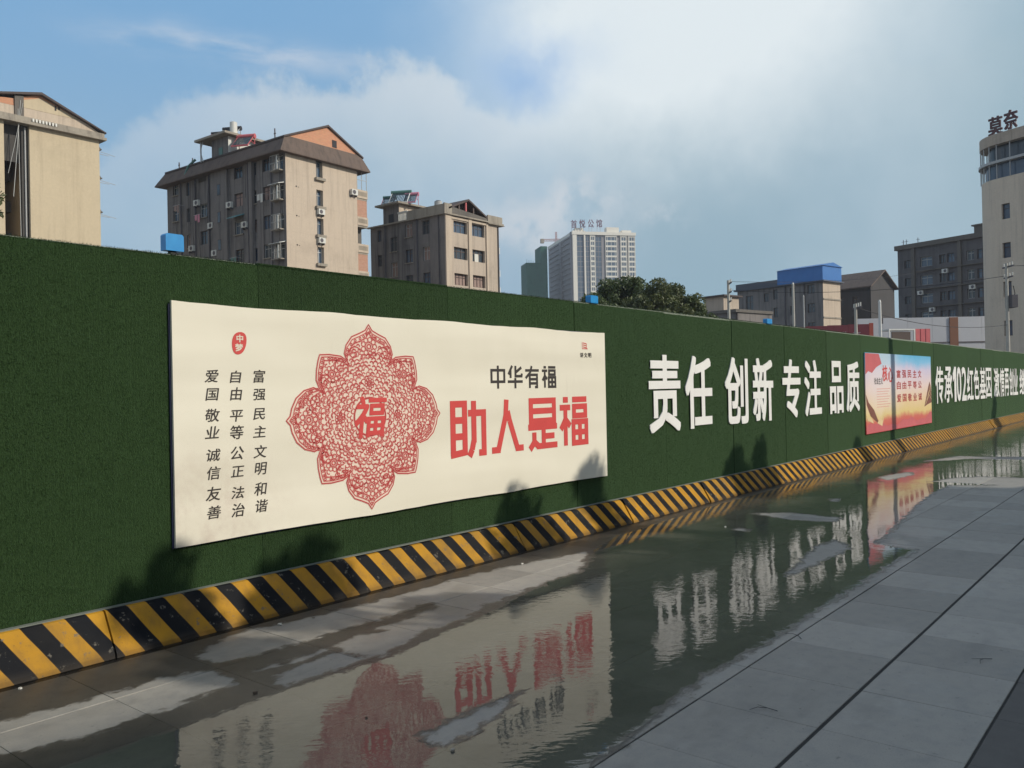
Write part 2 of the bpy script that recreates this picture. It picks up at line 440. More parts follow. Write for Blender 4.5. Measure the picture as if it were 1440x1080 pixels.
ISLANDS = [
     [(2.704, 4.791), (3.042, 4.968), (3.273, 5.013), (3.726, 4.909), (4.265, 4.876), (5.213, 4.886), (5.807, 4.82), (6.75, 4.626), (6.002, 4.188), (5.347, 4.162), (4.691, 4.096), (4.459, 4.494), (3.891, 4.452), (3.621, 4.483), (3.323, 4.452), (2.925, 4.485), (2.709, 4.5)] ,  # A
     [(4.803, 4.193), (4.459, 4.022), (4.231, 3.973), (3.9, 3.999), (3.63, 3.904), (3.409, 3.816), (3.301, 3.965), (3.304, 4.126), (3.331, 4.225), (3.598, 4.318), (3.754, 4.23), (3.77, 4.315), (4.343, 4.378), (4.561, 4.453)] ,  # A2
     [(2.757, 4.066), (3.0, 4.119), (3.258, 4.134), (3.325, 3.932), (3.328, 3.874), (3.031, 3.879), (2.706, 3.869)] ,  # A3
     [(2.759, 4.233), (2.99, 4.236), (3.264, 4.239), (3.301, 4.187), (3.093, 4.147), (2.882, 4.182)] ,  # A4
     [(2.697, 2.822), (3.121, 2.827), (3.431, 2.796), (3.29, 2.749), (3.115, 2.69), (2.694, 2.627)] ,  # S
     [(1.11, 4.755), (1.588, 4.637), (1.933, 4.56), (2.132, 4.567), (2.368, 4.572), (2.584, 4.51), (2.649, 4.42), (2.618, 4.118), (2.354, 4.112), (2.185, 4.077), (2.053, 4.096), (1.837, 4.07), (1.721, 4.088), (1.457, 4.164), (1.066, 4.271)] ,  # L
     [(6.757, 2.667), (8.141, 2.925), (8.567, 2.886), (8.384, 2.703), (8.148, 2.628), (7.058, 2.647)] ,  # R
     [(8.585, 3.959), (8.725, 3.967), (8.746, 3.859), (8.575, 3.827)] ,  # r1
     [(11.331, 3.889), (11.608, 3.919), (11.665, 3.823), (11.324, 3.782)] ,  # r2
     [(14.467, 4.134), (15.049, 4.094), (15.608, 3.935), (15.22, 3.778), (14.631, 3.835), (14.17, 3.905)] ,  # r3
     [(9.791, 4.304), (10.111, 3.934), (9.991, 3.287), (9.685, 3.258), (9.576, 3.728)] ,  # r4
]
SHORE = [(-3.1, 5.6), (60.2, 5.6), (60.2, -3.1), (17.6, -3.1), (16.5, .5), (14.7, .9), (14.45, 2.1), (13.9, 2.95), (13.1, 2.95), (11.7, 2.85), (9.7, 2.6), (8.6, 2.5), (8.5, 2.1), (5.0, 2.09), (4.2, 2.12), (2.9, 2.0), (1.6, 2.2), (-3.1, 2.4)]
xs = np.concatenate([np.arange(-3, 1.4, .12), np.arange(1.4, 9, .03), np.arange(9, 20, .07), np.arange(20, 60.1, .6)])
ys = np.concatenate([np.arange(-3, 1.4, .15), np.arange(1.4, 5.128, .03), [5.128]])
GX, GY = np.meshgrid(xs, ys); P = np.stack([GX.ravel(), GY.ravel()], 1)
ISLANDS += [[(17.713, 4.237), (18.715, 4.041), (19.289, 3.923), (19.306, 3.524), (19.59, 2.795), (19.8, .5), (19.2, -1), (18.7, .5), (18.917, 2.7), (18.71, 3.644), (18.213, 3.865)],
            [(14.335, 3.268), (14.921, 3.154), (15.4, 2.791), (15.5, 2.183), (15.6, -1), (14.4, -1), (14.3, 2.079), (14.3, 2.814)]]
DAMP = [(-3.1, 3.83), (2.7, 3.84), (3.4, 3.80), (4.5, 3.98), (5.3, 4.14), (6.1, 4.22), (6.8, 4.62), (7.6, 4.86), (10, 4.98), (20, 5.07), (60.2, 5.08), (60.2, 5.6), (-3.1, 5.6)]
dep = np.minimum(sdist(P, SHORE), .6)
for isl in ISLANDS: dep = np.minimum(dep, -sdist(P, isl))
dep2 = np.minimum(dep, -sdist(P, DAMP)); nx, ny = len(xs), len(ys)
wme = bpy.data.meshes.new('puddle')
idx = np.arange(nx*ny).reshape(ny, nx)
F4 = np.stack([idx[:-1, :-1], idx[:-1, 1:], idx[1:, 1:], idx[1:, :-1]], -1).reshape(-1, 4)
keep = dep[F4].max(1) > -.16; F4 = F4[keep]
used = np.unique(F4); remap = np.full(nx*ny, -1); remap[used] = np.arange(len(used)); F4 = remap[F4]
Vw = np.column_stack([P[used], np.full(len(used), .0035)])
wme.vertices.add(len(Vw)); wme.vertices.foreach_set('co', Vw.reshape(-1).astype(np.float32))
wme.loops.add(F4.size); wme.loops.foreach_set('vertex_index', F4.reshape(-1).astype(np.int32))
wme.polygons.add(len(F4)); wme.polygons.foreach_set('loop_start', np.arange(0, F4.size, 4, dtype=np.int32)); wme.update(calc_edges=True)
at = wme.attributes.new('depth', 'FLOAT', 'POINT'); at.data.foreach_set('value', dep[used].astype(np.float32))
at = wme.attributes.new('film', 'FLOAT', 'POINT'); at.data.foreach_set('value', dep2[used].astype(np.float32))


def m_water(t):
    d = t.n('ShaderNodeAttribute', attribute_name='depth').outputs['Fac']; p = wpos(t); d2 = t.n('ShaderNodeAttribute', attribute_name='film').outputs['Fac']
    n1 = t.noise(t.scl(p, (1, 1.6, 1)), 7, 7, .68); n2 = t.noise(t.scl(p, (1.2, 2.6, 1)), 34, 4, .6)
    v = t.m('ADD', d, t.m('ADD', t.m('MULTIPLY', t.m('SUBTRACT', n1, .5), .27), t.m('MULTIPLY', t.m('SUBTRACT', n2, .5), .05)))
    damp = t.rng(v, -.035, .012); film = t.rng(t.m('ADD', d2, t.m('SUBTRACT', v, d)), -.004, .05); deep = t.rng(d2, .10, .40)
    # wind ripples: fine wavelets everywhere, stronger away from the shore
    pr = t.n('ShaderNodeMapping', {'Vector': p, 'Rotation': (0, 0, math.radians(-42))}).outputs[0]; r1 = t.noise(t.scl(pr, (30, 11, 1)), 1.0, 1.5, .5); r2 = t.noise(p, 11, 3, .55); r3 = t.noise(p, 2.2, 2, .5)
    gust = t.rng(t.noise(p, .8, 2), .35, .62, .35, 1.0)
    h = t.m('ADD', t.m('MULTIPLY', r1, .0011), t.m('ADD', t.m('MULTIPLY', r2, .0013), t.m('MULTIPLY', r3, .0012)))
    h = t.m('MULTIPLY', h, t.m('MULTIPLY', gust, t.rng(deep, 0, 1, .35, 1.0)))
    nb = t.n('ShaderNodeBump', {'Height': h, 'Strength': 1.0, 'Distance': 1.0}).outputs[0]
    fr = t.n('ShaderNodeFresnel', {'IOR': 1.36, 'Normal': nb}).outputs[0]
    gl = t.n('ShaderNodeBsdfGlossy', {'Color': (1, 1, 1, 1), 'Roughness': t.rng(film, 0, 1, .34, .02), 'Normal': nb})
    silt = t.noise(p, 1.5, 7, .68)
    tint = t.mix(film, t.mix(silt, (.50, .48, .46, 1), (.66, .64, .61, 1)), t.mix(silt, (.62, .62, .58, 1), (.80, .78, .73, 1)))
    trn = t.n('ShaderNodeBsdfTransparent', {'Color': tint})
    silt_d = t.n('ShaderNodeBsdfDiffuse', {'Color': t.mix(silt, (.14, .142, .118, 1), (.225, .215, .18, 1))})
    trn = t.n('ShaderNodeMixShader', {0: t.m('MULTIPLY', film, t.rng(silt, .3, .7, .22, .50)), 1: trn.outputs[0], 2: silt_d.outputs[0]})
    body = t.n('ShaderNodeMixShader', {0: t.m('MULTIPLY', fr, t.rng(film, 0, 1, .45, 1.0)), 1: trn.outputs[0], 2: gl.outputs[0]})
    dry = t.n('ShaderNodeBsdfTransparent', {'Color': (1, 1, 1, 1)})
    return t.n('ShaderNodeMixShader', {0: damp, 1: dry.outputs[0], 2: body.outputs[0]})


wme.materials.append(mat('rippled_rain_water', m_water))
wo = bpy.data.objects.new('puddle_water', wme); COL.objects.link(wo); tag(wo, kind='structure')

# ------------------------------------------------------------ hoarding of artificial turf
HT = 2.53; WY = 5.35


def m_turf(t):
    p = wpos(t); r = t.n('ShaderNodeObjectInfo').outputs['Random']
    f = t.noise(t.scl(p, (140, 1, 60)), 1.0, 3, .7); row = t.noise(t.scl(p, (55, 1, 1.2)), 1.0, 3, .6); big = t.noise(p, 1.3, 4)
    c0 = t.mix(f, (.004, .011, .003, 1), (.026, .061, .018, 1)); c0 = t.mix(t.rng(row, .4, .75, 0, .45), c0, (.016, .038, .013, 1))
    c0 = t.mix(t.m('MULTIPLY', big, .3), c0, (.035, .06, .02, 1))
    k = t.m('ADD', .85, t.m('MULTIPLY', r, .3)); c0 = t.mix(1.0, c0, t.n('ShaderNodeCombineColor', {0: k, 1: k, 2: k}), 'MULTIPLY')
    return pbr(t, c0, .85, t.m('ADD', t.m('ADD', f, t.m('MULTIPLY', row, .5)), t.m('MULTIPLY', t.noise(t.scl(p, (1.2, 1, .5)), 1.3, 2), 2.5)), .9, .014, **{'Specular IOR Level': .2, 'Sheen Weight': .35, 'Sheen Roughness': .5, 'Sheen Tint': (.4, .7, .3, 1)})


def m_blade(t):
    r = t.n('ShaderNodeNewGeometry').outputs['Random Per Island']; p = wpos(t)
    row = t.noise(t.scl(p, (40, 1, .8)), 1.0, 3, .6)
    c0 = t.mix(r, (.013, .036, .010, 1), (.034, .078, .023, 1)); c0 = t.mix(t.rng(row, .4, .75, 0, .4), c0, (.016, .042, .013, 1))
    return pbr(t, c0, .6, None, **{'Specular IOR Level': .25})


M_TURF = mat('artificial_turf', m_turf); M_BLADE = mat('turf_blades', m_blade)
hd = empty('turf_hoarding', (0, WY, 0), label='long green artificial turf hoarding carrying the banners and white characters', cat='hoarding')
bk = MB(); bk.box(-6, 62, .035, .07, 0, HT-.02); bk.build('backing_panel', M_BLACK, hd)
SE = 1.58
k = -4
while SE+2.01*k < 60:
    x = SE+2.01*k; s_ = MB(); yj = random.uniform(-.003, .004); top = HT+random.uniform(-.012, .010)+.02*(x < 6)
    n = 8; pts = []
    gp = (.002 if x < 8 else .007); s_.box(x+gp, x+2.01-gp, yj, .034, .01, top)
    s_.build('turf_strip', M_TURF, hd); k += 1
cap = MB(); cap.box(-6, 62, .0345, .085, HT-.018, HT+.022); cap.build('top_rail', paint('grey_green_rail', (.20, .23, .18), .6), hd)
# blades as real geometry on the near stretch
N = 330000
bx_ = 1.2+14.5*rng.random(N)**1.7; bz = .22+(HT-.2)*rng.random(N); nb_ = 14000
bx_[:nb_] = 1.3+rng.random(nb_)*16; bz[:nb_] = HT+.012+rng.normal(0, .004, nb_)
by = np.full(N, -.003)
dv = np.stack([rng.normal(0, .55, N), -1+rng.normal(0, .2, N), rng.normal(-.25, .6, N)], 1); dv[:nb_, 1] = rng.normal(-.5, .5, nb_); dv[:nb_, 2] = abs(rng.normal(.7, .4, nb_))
dv /= np.linalg.norm(dv, axis=1)[:, None]; L = rng.uniform(.006, .014, N)[:, None]
sd = np.cross(dv, rng.normal(size=(N, 3))); sd /= np.linalg.norm(sd, axis=1)[:, None]; B0 = np.stack([bx_, by, bz], 1)
Vb = np.stack([B0-sd*.0014, B0+sd*.0014, B0+dv*L], 1)
o = tris('turf_fibres', Vb, M_BLADE, hd); o['kind'] = 'stuff'

# kerb of painted sections
def m_kerb(t):
    p = wpos(t); sp = t.n('ShaderNodeSeparateXYZ', {0: p}); x, z = sp.outputs[0], sp.outputs[2]
    wob = t.m('MULTIPLY', t.m('SUBTRACT', t.noise(p, 3, 3), .5), .02)
    ph = t.m('FRACT', t.m('DIVIDE', t.m('ADD', t.m('ADD', x, wob), t.m('ADD', t.m('MULTIPLY', z, .60), .026)), .2478))
    st = t.m('MULTIPLY', t.rng(ph, -.0, .025), t.rng(ph, .52, .495))
    n = t.noise(p, 5, 6, .65); f = t.noise(p, 60, 3, .6); gr = t.noise(t.scl(p, (6, 6, 1.0)), 1.5, 5, .6)
    ye = t.mix(n, (.42, .205, .014, 1), (.53, .275, .026, 1)); ye = t.mix(t.rng(gr, .45, .75, 0, .6), ye, (.25, .14, .04, 1))
    ye = t.mix(t.rng(f, .6, .8, 0, .6), ye, (.12, .08, .04, 1))
    bl = t.mix(n, (.004, .005, .008, 1), (.010, .011, .014, 1)); bl = t.mix(t.rng(f, .66, .85, 0, .4), bl, (.10, .095, .085, 1))
    low = t.rng(t.m('ADD', z, t.m('MULTIPLY', n, .05)), .10, .015)
    c0 = t.mix(st, bl, ye); c0 = t.mix(t.rng(t.noise(p, 16, 5, .7), .60, .68, 0, .75), c0, (.16, .145, .12, 1)); c0 = t.mix(t.m('MULTIPLY', t.rng(t.noise(p, 1.6, 5, .6), .35, .7), t.m('ADD', .08, t.m('MULTIPLY', st, .35))), c0, (.085, .07, .045, 1)); c0 = t.mix(t.m('MULTIPLY', low, .55), c0, (.06, .05, .04, 1))
    return pbr(t, c0, .75, t.m('ADD', n, t.m('MULTIPLY', f, .3)), .25, .006, **{'Specular IOR Level': .15})


M_KERB = mat('yellow_black_hazard_paint', m_kerb)
kb = empty('hazard_kerb', (0, 5.1, 0), label='low leaning kerb painted in yellow and black diagonal stripes along the foot of the turf hoarding', cat='kerb')
x = -3.6
while x < 60:
    L_ = 2.0; j1, j2 = random.uniform(-.013, .013), random.uniform(-.013, .013); dz = random.uniform(-.009, .004)
    m_ = MB(); a = x+.004; b = x+L_-.004
    def ring(xx, jj): return [(xx, .03+jj, .002), (xx, .035+jj, .03), (xx, .165+jj, .245+dz), (xx, .178+jj, .262+dz), (xx, .19+jj, .266+dz), (xx, .236, .266+dz), (xx, .236, .002)]
    ra, rb = ring(a, j1), ring(b, j2); i0 = len(m_.v); m_.v += ra+rb; n = len(ra)
    for q in range(n): m_.f.append((q, n+q, n+(q+1) % n, (q+1) % n)); m_.mi.append(0)
    m_.f += [tuple(range(n)), tuple(range(2*n-1, n-1, -1))]; m_.mi += [0, 0]
    m_.build('kerb_section', M_KERB, kb); x += L_
dr = MB()
for q in range(420):
    xx = 1.3+q*.11; dr.tube([(xx, .10+random.uniform(-.0, .01), .268), (xx+.11, .10+random.uniform(0, .01), .268+random.uniform(0, .004))], .004, 4)
e_ = MB(); e_.box(-3.6, 60, .205, .2465, .2665, .2735); e_.build('edge_trim', paint('pale_edge_trim', (.17, .185, .16), .7), kb)

# ------------------------------------------------------------ the cream banner
def m_cream(t):
    p = wpos(t); sp = t.n('ShaderNodeSeparateXYZ', {0: p}); n = t.noise(p, 1.4, 6, .6); fold = t.noise(t.scl(p, (.30, 1, 2.0)), 1.1, 1.5, .4)
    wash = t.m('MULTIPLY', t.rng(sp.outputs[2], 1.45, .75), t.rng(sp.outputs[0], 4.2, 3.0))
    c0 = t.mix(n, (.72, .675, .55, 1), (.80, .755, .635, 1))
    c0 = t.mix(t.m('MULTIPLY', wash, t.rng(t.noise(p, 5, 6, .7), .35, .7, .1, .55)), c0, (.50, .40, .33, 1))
    c0 = t.mix(t.rng(t.noise(t.scl(p, (5, 1, .5)), 2, 5, .65), .62, .85, 0, .35), c0, (.42, .37, .29, 1))
    return pbr(t, c0, .55, t.m('ADD', fold, t.m('MULTIPLY', t.noise(t.scl(p, (1.6, 1, .35)), 1.2, 1), .5)), .6, .075)


BX0, BX1, BZ0, BZ1 = 2.895, 8.165, .572, 2.232; BY = 5.315
bn = empty('slogan_banner', (0, 0, 0), label='large cream printed banner with the red papercut medallion and four big red characters', cat='banner')
s_ = MB(); nn = 40
topz = [BZ1-.012*math.sin(math.pi*((q/nn*4) % 1))-.018*(q/nn)+random.uniform(-.002, .002) for q in range(nn+1)]
botz = [BZ0+.010*math.sin(math.pi*((q/nn*3) % 1))-.008*(q/nn)+random.uniform(-.002, .002) for q in range(nn+1)]
for q in range(nn):
    xa, xb = BX0+(BX1-BX0)*q/nn, BX0+(BX1-BX0)*(q+1)/nn
    s_.poly([(xa, BY, botz[q]), (xb, BY, botz[q+1]), (xb, BY, topz[q+1]), (xa, BY, topz[q])])
    s_.poly([(xa, BY, topz[q]), (xb, BY, topz[q+1]), (xb, BY+.02, topz[q+1]), (xa, BY+.02, topz[q])])
    s_.poly([(xa, BY, botz[q]), (xb, BY, botz[q+1]), (xb, BY+.02, botz[q+1]), (xa, BY+.02, botz[q])])
for xx, tz, bz_ in ((BX0, topz[0], botz[0]), (BX1, topz[-1], botz[-1])):
    s_.poly([(xx, BY, bz_), (xx, BY+.02, bz_), (xx, BY+.02, tz), (xx, BY, tz)])
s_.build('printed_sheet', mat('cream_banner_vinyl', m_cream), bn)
fr = MB(); fr.box(BX0-.010, BX1+.003, BY+.0205, BY+.033, BZ0-.004, BZ1-.022); fr.build('backing_frame', paint('navy_edge', (.03, .035, .09), .5), bn)
M_INK = paint('black_print_ink', (.035, .028, .025), .6, .3, 9)
M_RINK = paint('red_print_ink', (.60, .060, .055), .6, .18, 5)
M_RINKD = paint('dark_red_print_ink', (.40, .030, .030), .6, .2, 9); M_RINKP = paint('pink_print_ink', (.70, .30, .26), .6, .15, 9)


def stroke(mb, pts, wd, y, closed=False):
    """flat ribbon along 2D pts in the XZ plane"""
    P_ = [Vector((p[0], p[1])) for p in pts]; n = len(P_)
    if closed: P_.append(P_[0]); n += 1
    L_, R_ = [], []
    for i in range(n):
        a = P_[max(i-1, 0)] if not closed or i > 0 else P_[n-2]; b = P_[min(i+1, n-1)] if not closed or i < n-1 else P_[1]
        d = b-a; d = d.normalized() if d.length > 1e-9 else Vector((1, 0)); nn_ = Vector((-d.y, d.x))*wd/2
        L_.append(P_[i]+nn_); R_.append(P_[i]-nn_)
    for i in range(n-1): mb.poly([(R_[i].x, y, R_[i].y), (R_[i+1].x, y, R_[i+1].y), (L_[i+1].x, y, L_[i+1].y), (L_[i].x, y, L_[i].y)])


# geometric display characters as strokes in a unit square
T = .085
DISP = {
 '中': [[(.08, .3), (.08, .8), (.92, .8), (.92, .3), (.08, .3)], [(.5, 1), (.5, 0)]],
 '华': [[(.30, 1), (.05, .62)], [(.19, .80), (.19, .46)], [(.52, 1), (.52, .54), (.93, .54), (.95, .66)], [(.92, .93), (.55, .72)], [(0, .30), (1, .30)], [(.5, .46), (.5, 0)]],
 '有': [[(0, .80), (1, .80)], [(.47, 1), (.36, .70), (.02, .45)], [(.32, .0), (.32, .60), (.86, .60), (.86, .04), (.70, .04)], [(.32, .40), (.86, .40)], [(.32, .21), (.86, .21)]],
 '福': [[(.12, .95), (.30, .95)], [(0, .79), (.38, .79)], [(.20, .79), (.20, 0)], [(.20, .55), (.03, .34)], [(.20, .55), (.37, .40)],
       [(.46, .95), (1, .95)], [(.52, .61), (.52, .80), (.95, .80), (.95, .61), (.52, .61)], [(.49, .04), (.49, .48), (.98, .48), (.98, .04), (.49, .04)], [(.735, .48), (.735, .04)], [(.49, .26), (.98, .26)]],
 '助': [[(.07, .04), (.07, .95), (.40, .95), (.40, .10)], [(.07, .66), (.40, .66)], [(.07, .37), (.40, .37)], [(0, .05), (.47, .09)],
       [(.50, .78), (.95, .78), (.95, .05), (.80, .05)], [(.66, 1), (.66, .30), (.60, .12), (.52, 0)]],
 '人': [[(.47, 1), (.44, .70), (.20, .06), (0, .06)], [(.50, .78), (.56, .60), (.80, .06), (1, .06)]],
 '是': [[(.10, .55), (.10, .95), (.90, .95), (.90, .55), (.10, .55)], [(.10, .75), (.90, .75)], [(0, .43), (1, .43)], [(.52, .43), (.52, .05)],
       [(.52, .24), (.90, .24)], [(.20, .33), (.20, .14), (.05, 0)], [(.20, .14), (.34, .05), (1, .05)]],
}
def disp(ch, x0, x1, z0, z1, m, y, parent, t=.1):
    mb = MB()
    for q, pts in enumerate(DISP[ch]):
        P_ = [(x0+px*(x1-x0), z0+pz*(z1-z0)) for px, pz in pts]
        closed = pts[0] == pts[-1]
        wd = t*(z1-z0)
        # segments as square-ended bars so that corners stay crisp
        for i in range(len(P_)-1):
            a, b = Vector(P_[i]), Vector(P_[i+1]); d = (b-a).normalized(); e = wd*.5
            ax = abs(d.x) < .01 or abs(d.y) < .01
            a2 = a-d*(e if (i > 0 or closed) and ax else 0); b2 = b+d*(e if (i < len(P_)-2 or closed) and ax else 0)
            w_ = wd if abs(d.y) < .3 else wd*1.12
            stroke(mb, [a2, b2], w_, y-.00012*q-.00002*i)
    return mb.build('printed_character', m, parent)


# horizontal extents measured on the sheet
COLX = (3.181, 3.369, 3.558)
COLZ = [[1.725, 1.6, 1.452, 1.331, 1.178, 1.051, 0.904, 0.779],[1.721, 1.597, 1.445, 1.32, 1.173, 1.048, 0.897, 0.768],[1.721, 1.593, 1.451, 1.319, 1.172, 1.05, 0.899, 0.777]]
for ch, a, b in zip('中华有福', (6.135, 6.40, 6.68, 6.96), (6.365, 6.635, 6.905, 7.195)): disp(ch, a, b, 1.595, 1.82, M_INK, BY-.002, bn, .118)
for ch, a, b in zip('助人是福', (5.565, 6.14, 6.71, 7.26), (6.05, 6.63, 7.205, 7.765)): disp(ch, a, b, .965, 1.485, M_RINK, BY-.002, bn, .12)
cols = ['爱国敬业诚信友善', '自由平等公正法治', '富强民主文明和谐']
for cidx, (txt, xc) in enumerate(zip(cols, COLX)):
    for r_, ch in enumerate(txt):
        zc = COLZ[cidx][r_]; hw = .056; hh = .049
        o = char_mesh('printed_character', ch, M_INK, xc-hw+random.uniform(-.004, .004), xc+hw, zc-hh, zc+hh+random.uniform(-.006, .006), BY-.002, 0, .008, bn, False, .14)
# small oval seal
sb = MB(); sb.poly([(3.40+.058*math.cos(a)*(1+.12*math.sin(a))+.012*math.sin(a), BY-.002, 1.958+.088*math.sin(a)*(1.0+.08*math.cos(2*a))) for a in np.linspace(0, 2*math.pi, 25)[:-1]]); seal = sb.build('seal_print', M_RINK, bn)
M_CRP = paint('cream_print', (.72, .66, .54), .6, .1)
char_mesh('printed_character', '中', M_CRP, 3.378, 3.432, 1.965, 2.02, BY-.0026, 0, .03, seal)
char_mesh('printed_character', '梦', M_CRP, 3.366, 3.43, 1.90, 1.955, BY-.0026, 0, .03, seal)
# small mark at top right
mk = MB(); mk.use(M_RINK)
for q in range(3): stroke(mk, [(7.72, 2.085-.022*q), (7.79, 2.075-.022*q), (7.79, 2.06-.022*q)], .010, BY-.002-.0001*q)
stroke(mk, [(7.705, 2.092), (7.705, 2.02), (7.81, 2.02)], .009, BY-.0025); mk.build('emblem_print', None, bn)
for q, ch in enumerate('讲文明'): char_mesh('printed_character', ch, M_INK, 7.66+q*.078, 7.725+q*.078, 1.922, 1.975, BY-.002, 0, .02, bn)

# papercut medallion
MCX, MCZ, MRX, MRZ = 4.610, 1.385, .822, .762
q1 = [(0, 1), (.045, .935), (.12, .90), (.22, .86), (.29, .77), (.315, .68), (.285, .605), (.36, .650), (.50, .665), (.612, .660), (.632, .60), (.652, .50), (.658, .40), (.61, .29),
      (.69, .325), (.80, .295), (.89, .22), (.94, .12), (.958, .045), (1, 0)]
quad = []
for i in range(len(q1)-1):
    a, b = Vector(q1[i]), Vector(q1[i+1])
    for s2 in range(3): quad.append(a.lerp(b, s2/3))
OUT = [(p.x, p.y) for p in quad]+[(p[0], -p[1]) for p in reversed([(1, 0)]+[])]
OUT = [(p.x, p.y) for p in quad]; right_ = OUT+[(1, 0)]+[(x_, -y_) for x_, y_ in reversed(OUT)]
OUTL = right_+[(-x_, y_) for x_, y_ in reversed(right_[1:-1])]
Mx = lambda p: (MCX+p[0]*MRX, MCZ+p[1]*MRZ)
med = MB(); med.use(M_RINKP); OP = np.array(OUTL)
def inset(k): return [(x_*k, y_*k) for x_, y_ in OUTL]
stroke(med, [Mx(p) for p in OUTL], .014, BY-.0021, True)
def circ(cx_, cy_, r, n=12, a0=0, a1=2*math.pi): return [(cx_+r*math.cos(a0+(a1-a0)*i/n), cy_+r*math.sin(a0+(a1-a0)*i/n)) for i in range(n+1)]
lines = []   # (points, dark width, pink width)
lines.append((OUTL+[OUTL[0]], .007, 0)); lines.append((inset(.965)+[inset(.965)[0]], .005, .012)); lines.append((inset(.91)+[inset(.91)[0]], .006, .016))
ob_ = inset(.938); acc = 0
for i in range(len(ob_)):
    a, b = Vector(ob_[i]), Vector(ob_[(i+1) % len(ob_)]); acc += (b-a).length
    if acc > .036: acc = 0; lines.append((circ(a.x, a.y, .013, 6), .006, .012))
ros = [(0, .76, .09), (0, -.76, .09), (.75, 0, .09), (-.75, 0, .09), (.47, .46, .08), (-.47, .46, .08), (.47, -.46, .08), (-.47, -.46, .08),
       (0, .36, .055), (0, -.36, .055), (.38, 0, .055), (-.38, 0, .055)]
for (a, b, r) in ros:
    lines.append((circ(a, b, r*.28, 8), .007, .02)); lines.append((circ(a, b, r*.5, 10), .005, .0))
    for k in range(9):
        th = k*2*math.pi/9; lines.append((circ(a+math.cos(th)*r*.85, b+math.sin(th)*r*.85, r*.30, 7), .005, .013))
for sx in (-1, 1):
    for sy in (-1, 1):
        for (a, b, fl) in ((.19, .68, 1), (.66, .19, -1), (.36, .57, -1), (.56, .38, 1)):
            lines.append(([(sx*(a+.010*th*math.cos(th*fl+.5)), sy*(b+.010*th*math.sin(th*fl+.5))) for th in np.linspace(.6, 8.5, 22)], .007, .014))
insd = sdist
row = 0; rr = .235
while rr < 1.05:
    n = max(8, int(2*math.pi*rr/.056))
    for i in range(n):
        th = 2*math.pi*(i+.5*(row % 2))/n+random.uniform(-.01, .01); cx_, cy_ = rr*math.cos(th), rr*math.sin(th)
        d = float(sdist(np.array([[cx_/.93, cy_/.93]]), OUTL)[0])
        if d < .012: continue
        if any(math.hypot(cx_-a, cy_-b) < r*1.12 for a, b, r in ros): continue
        r0 = .027+random.uniform(-.009, .010); off = random.uniform(-.6, .6); cx_ += random.uniform(-.010, .010); cy_ += random.uniform(-.010, .010)
        lines.append((circ(cx_, cy_, r0, 7, th-1.75+off, th+1.75+off), .0058*random.uniform(.6, 1.3), .013))
        if random.random() < .75: lines.append((circ(cx_+.3*r0*math.cos(th), cy_+.3*r0*math.sin(th), r0*.42, 6, th-1.6, th+1.6), .0035, .007))
    rr += .038; row += 1
lines.append((circ(0, 0, .205, 40), .012, .022))
fillm = MB(); ctr = [(MCX, BY-.0014, MCZ)]
oo = [Mx(p) for p in OUTL]; M_PALE = paint('pale_pink_print', (.77, .63, .52), .6, .25, 12)
for i in range(len(oo)): fillm.poly([ctr[0], (oo[i][0], BY-.0014, oo[i][1]), (oo[(i+1) % len(oo)][0], BY-.0014, oo[(i+1) % len(oo)][1])])
cf = MB(); cf.poly([(MCX+.2*MRX*math.cos(a), BY-.0019, MCZ+.2*MRZ*math.sin(a)) for a in np.linspace(0, 2*math.pi, 33)[:-1]])
layer = 0
for pts, wd, wp in lines:
    if wp: med.use(M_RINKP); stroke(med, [Mx(p) for p in pts], wp, BY-.0023-.00001*(layer % 30))
    med.use(M_RINKD); stroke(med, [Mx(p) for p in pts], wd, BY-.0028-.00001*(layer % 30)); layer += 1
mo = med.build('papercut_medallion_print', None, bn); fillm.build('pale_ground_print', M_PALE, mo); cf.build('centre_disc_print', M_CRP, mo)
char_mesh('printed_character', '福', M_RINK, MCX-.165, MCX+.165, MCZ-.17, MCZ+.17, BY-.0038, 0, .022, mo, True, .14)

# ------------------------------------------------------------ raised white characters
M_LET = paint('white_foam_board', (.80, .79, .76), .5, .13, 4)
CH = [('责', 9.17, 9.99), ('任', 10.13, 10.92), ('创', 11.34, 12.13), ('新', 12.31, 13.10), ('专', 13.49, 14.29), ('注', 14.48, 15.31), ('品', 15.76, 16.51), ('质', 16.70, 17.50)]
DS = ['first of the large row, nearest the cream banner', 'second of the large row', 'third, after the first gap', 'fourth, above the tree shadow at the kerb',
      'fifth, after the second gap in the large row', 'sixth, before the last gap in the large row', 'seventh, made of three square openings', 'eighth, nearest the blue and red poster']
for (ch, a, b), ds in zip(CH, DS):
    o = char_mesh('wall_character', ch, M_LET, a, b, 1.0+random.uniform(-.01, .01), 1.985, WY-.008, .012, .020)
    tag(o, 'big white raised character %s on green turf, %s' % (ch, ds), 'sign letter', 'large white raised characters on the hoarding')
FARX = [(23.754, 24.613), (24.717, 25.645), (25.722, 26.123), (26.202, 26.753), (26.836, 27.439), (27.536, 28.409), (28.501, 29.278), (29.375, 30.263), (30.308, 31.234), (31.685, 32.621), (32.739, 33.54), (33.608, 34.448), (34.577, 35.4), (35.475, 36.321), (36.75, 37.905)]
D2 = ['first after the poster', 'second after the poster', 'slim digit before the zero', 'round zero between two digits', 'digit after the zero', 'right after the digits', 'second after the digits', 'third after the digits', 'last before the gap in the far row',
      'first after the gap in the far row', 'second after the gap in the far row', 'third after the gap in the far row', 'fourth after the gap in the far row', 'flat based one closing the far word', 'starting the farthest word at the picture edge']
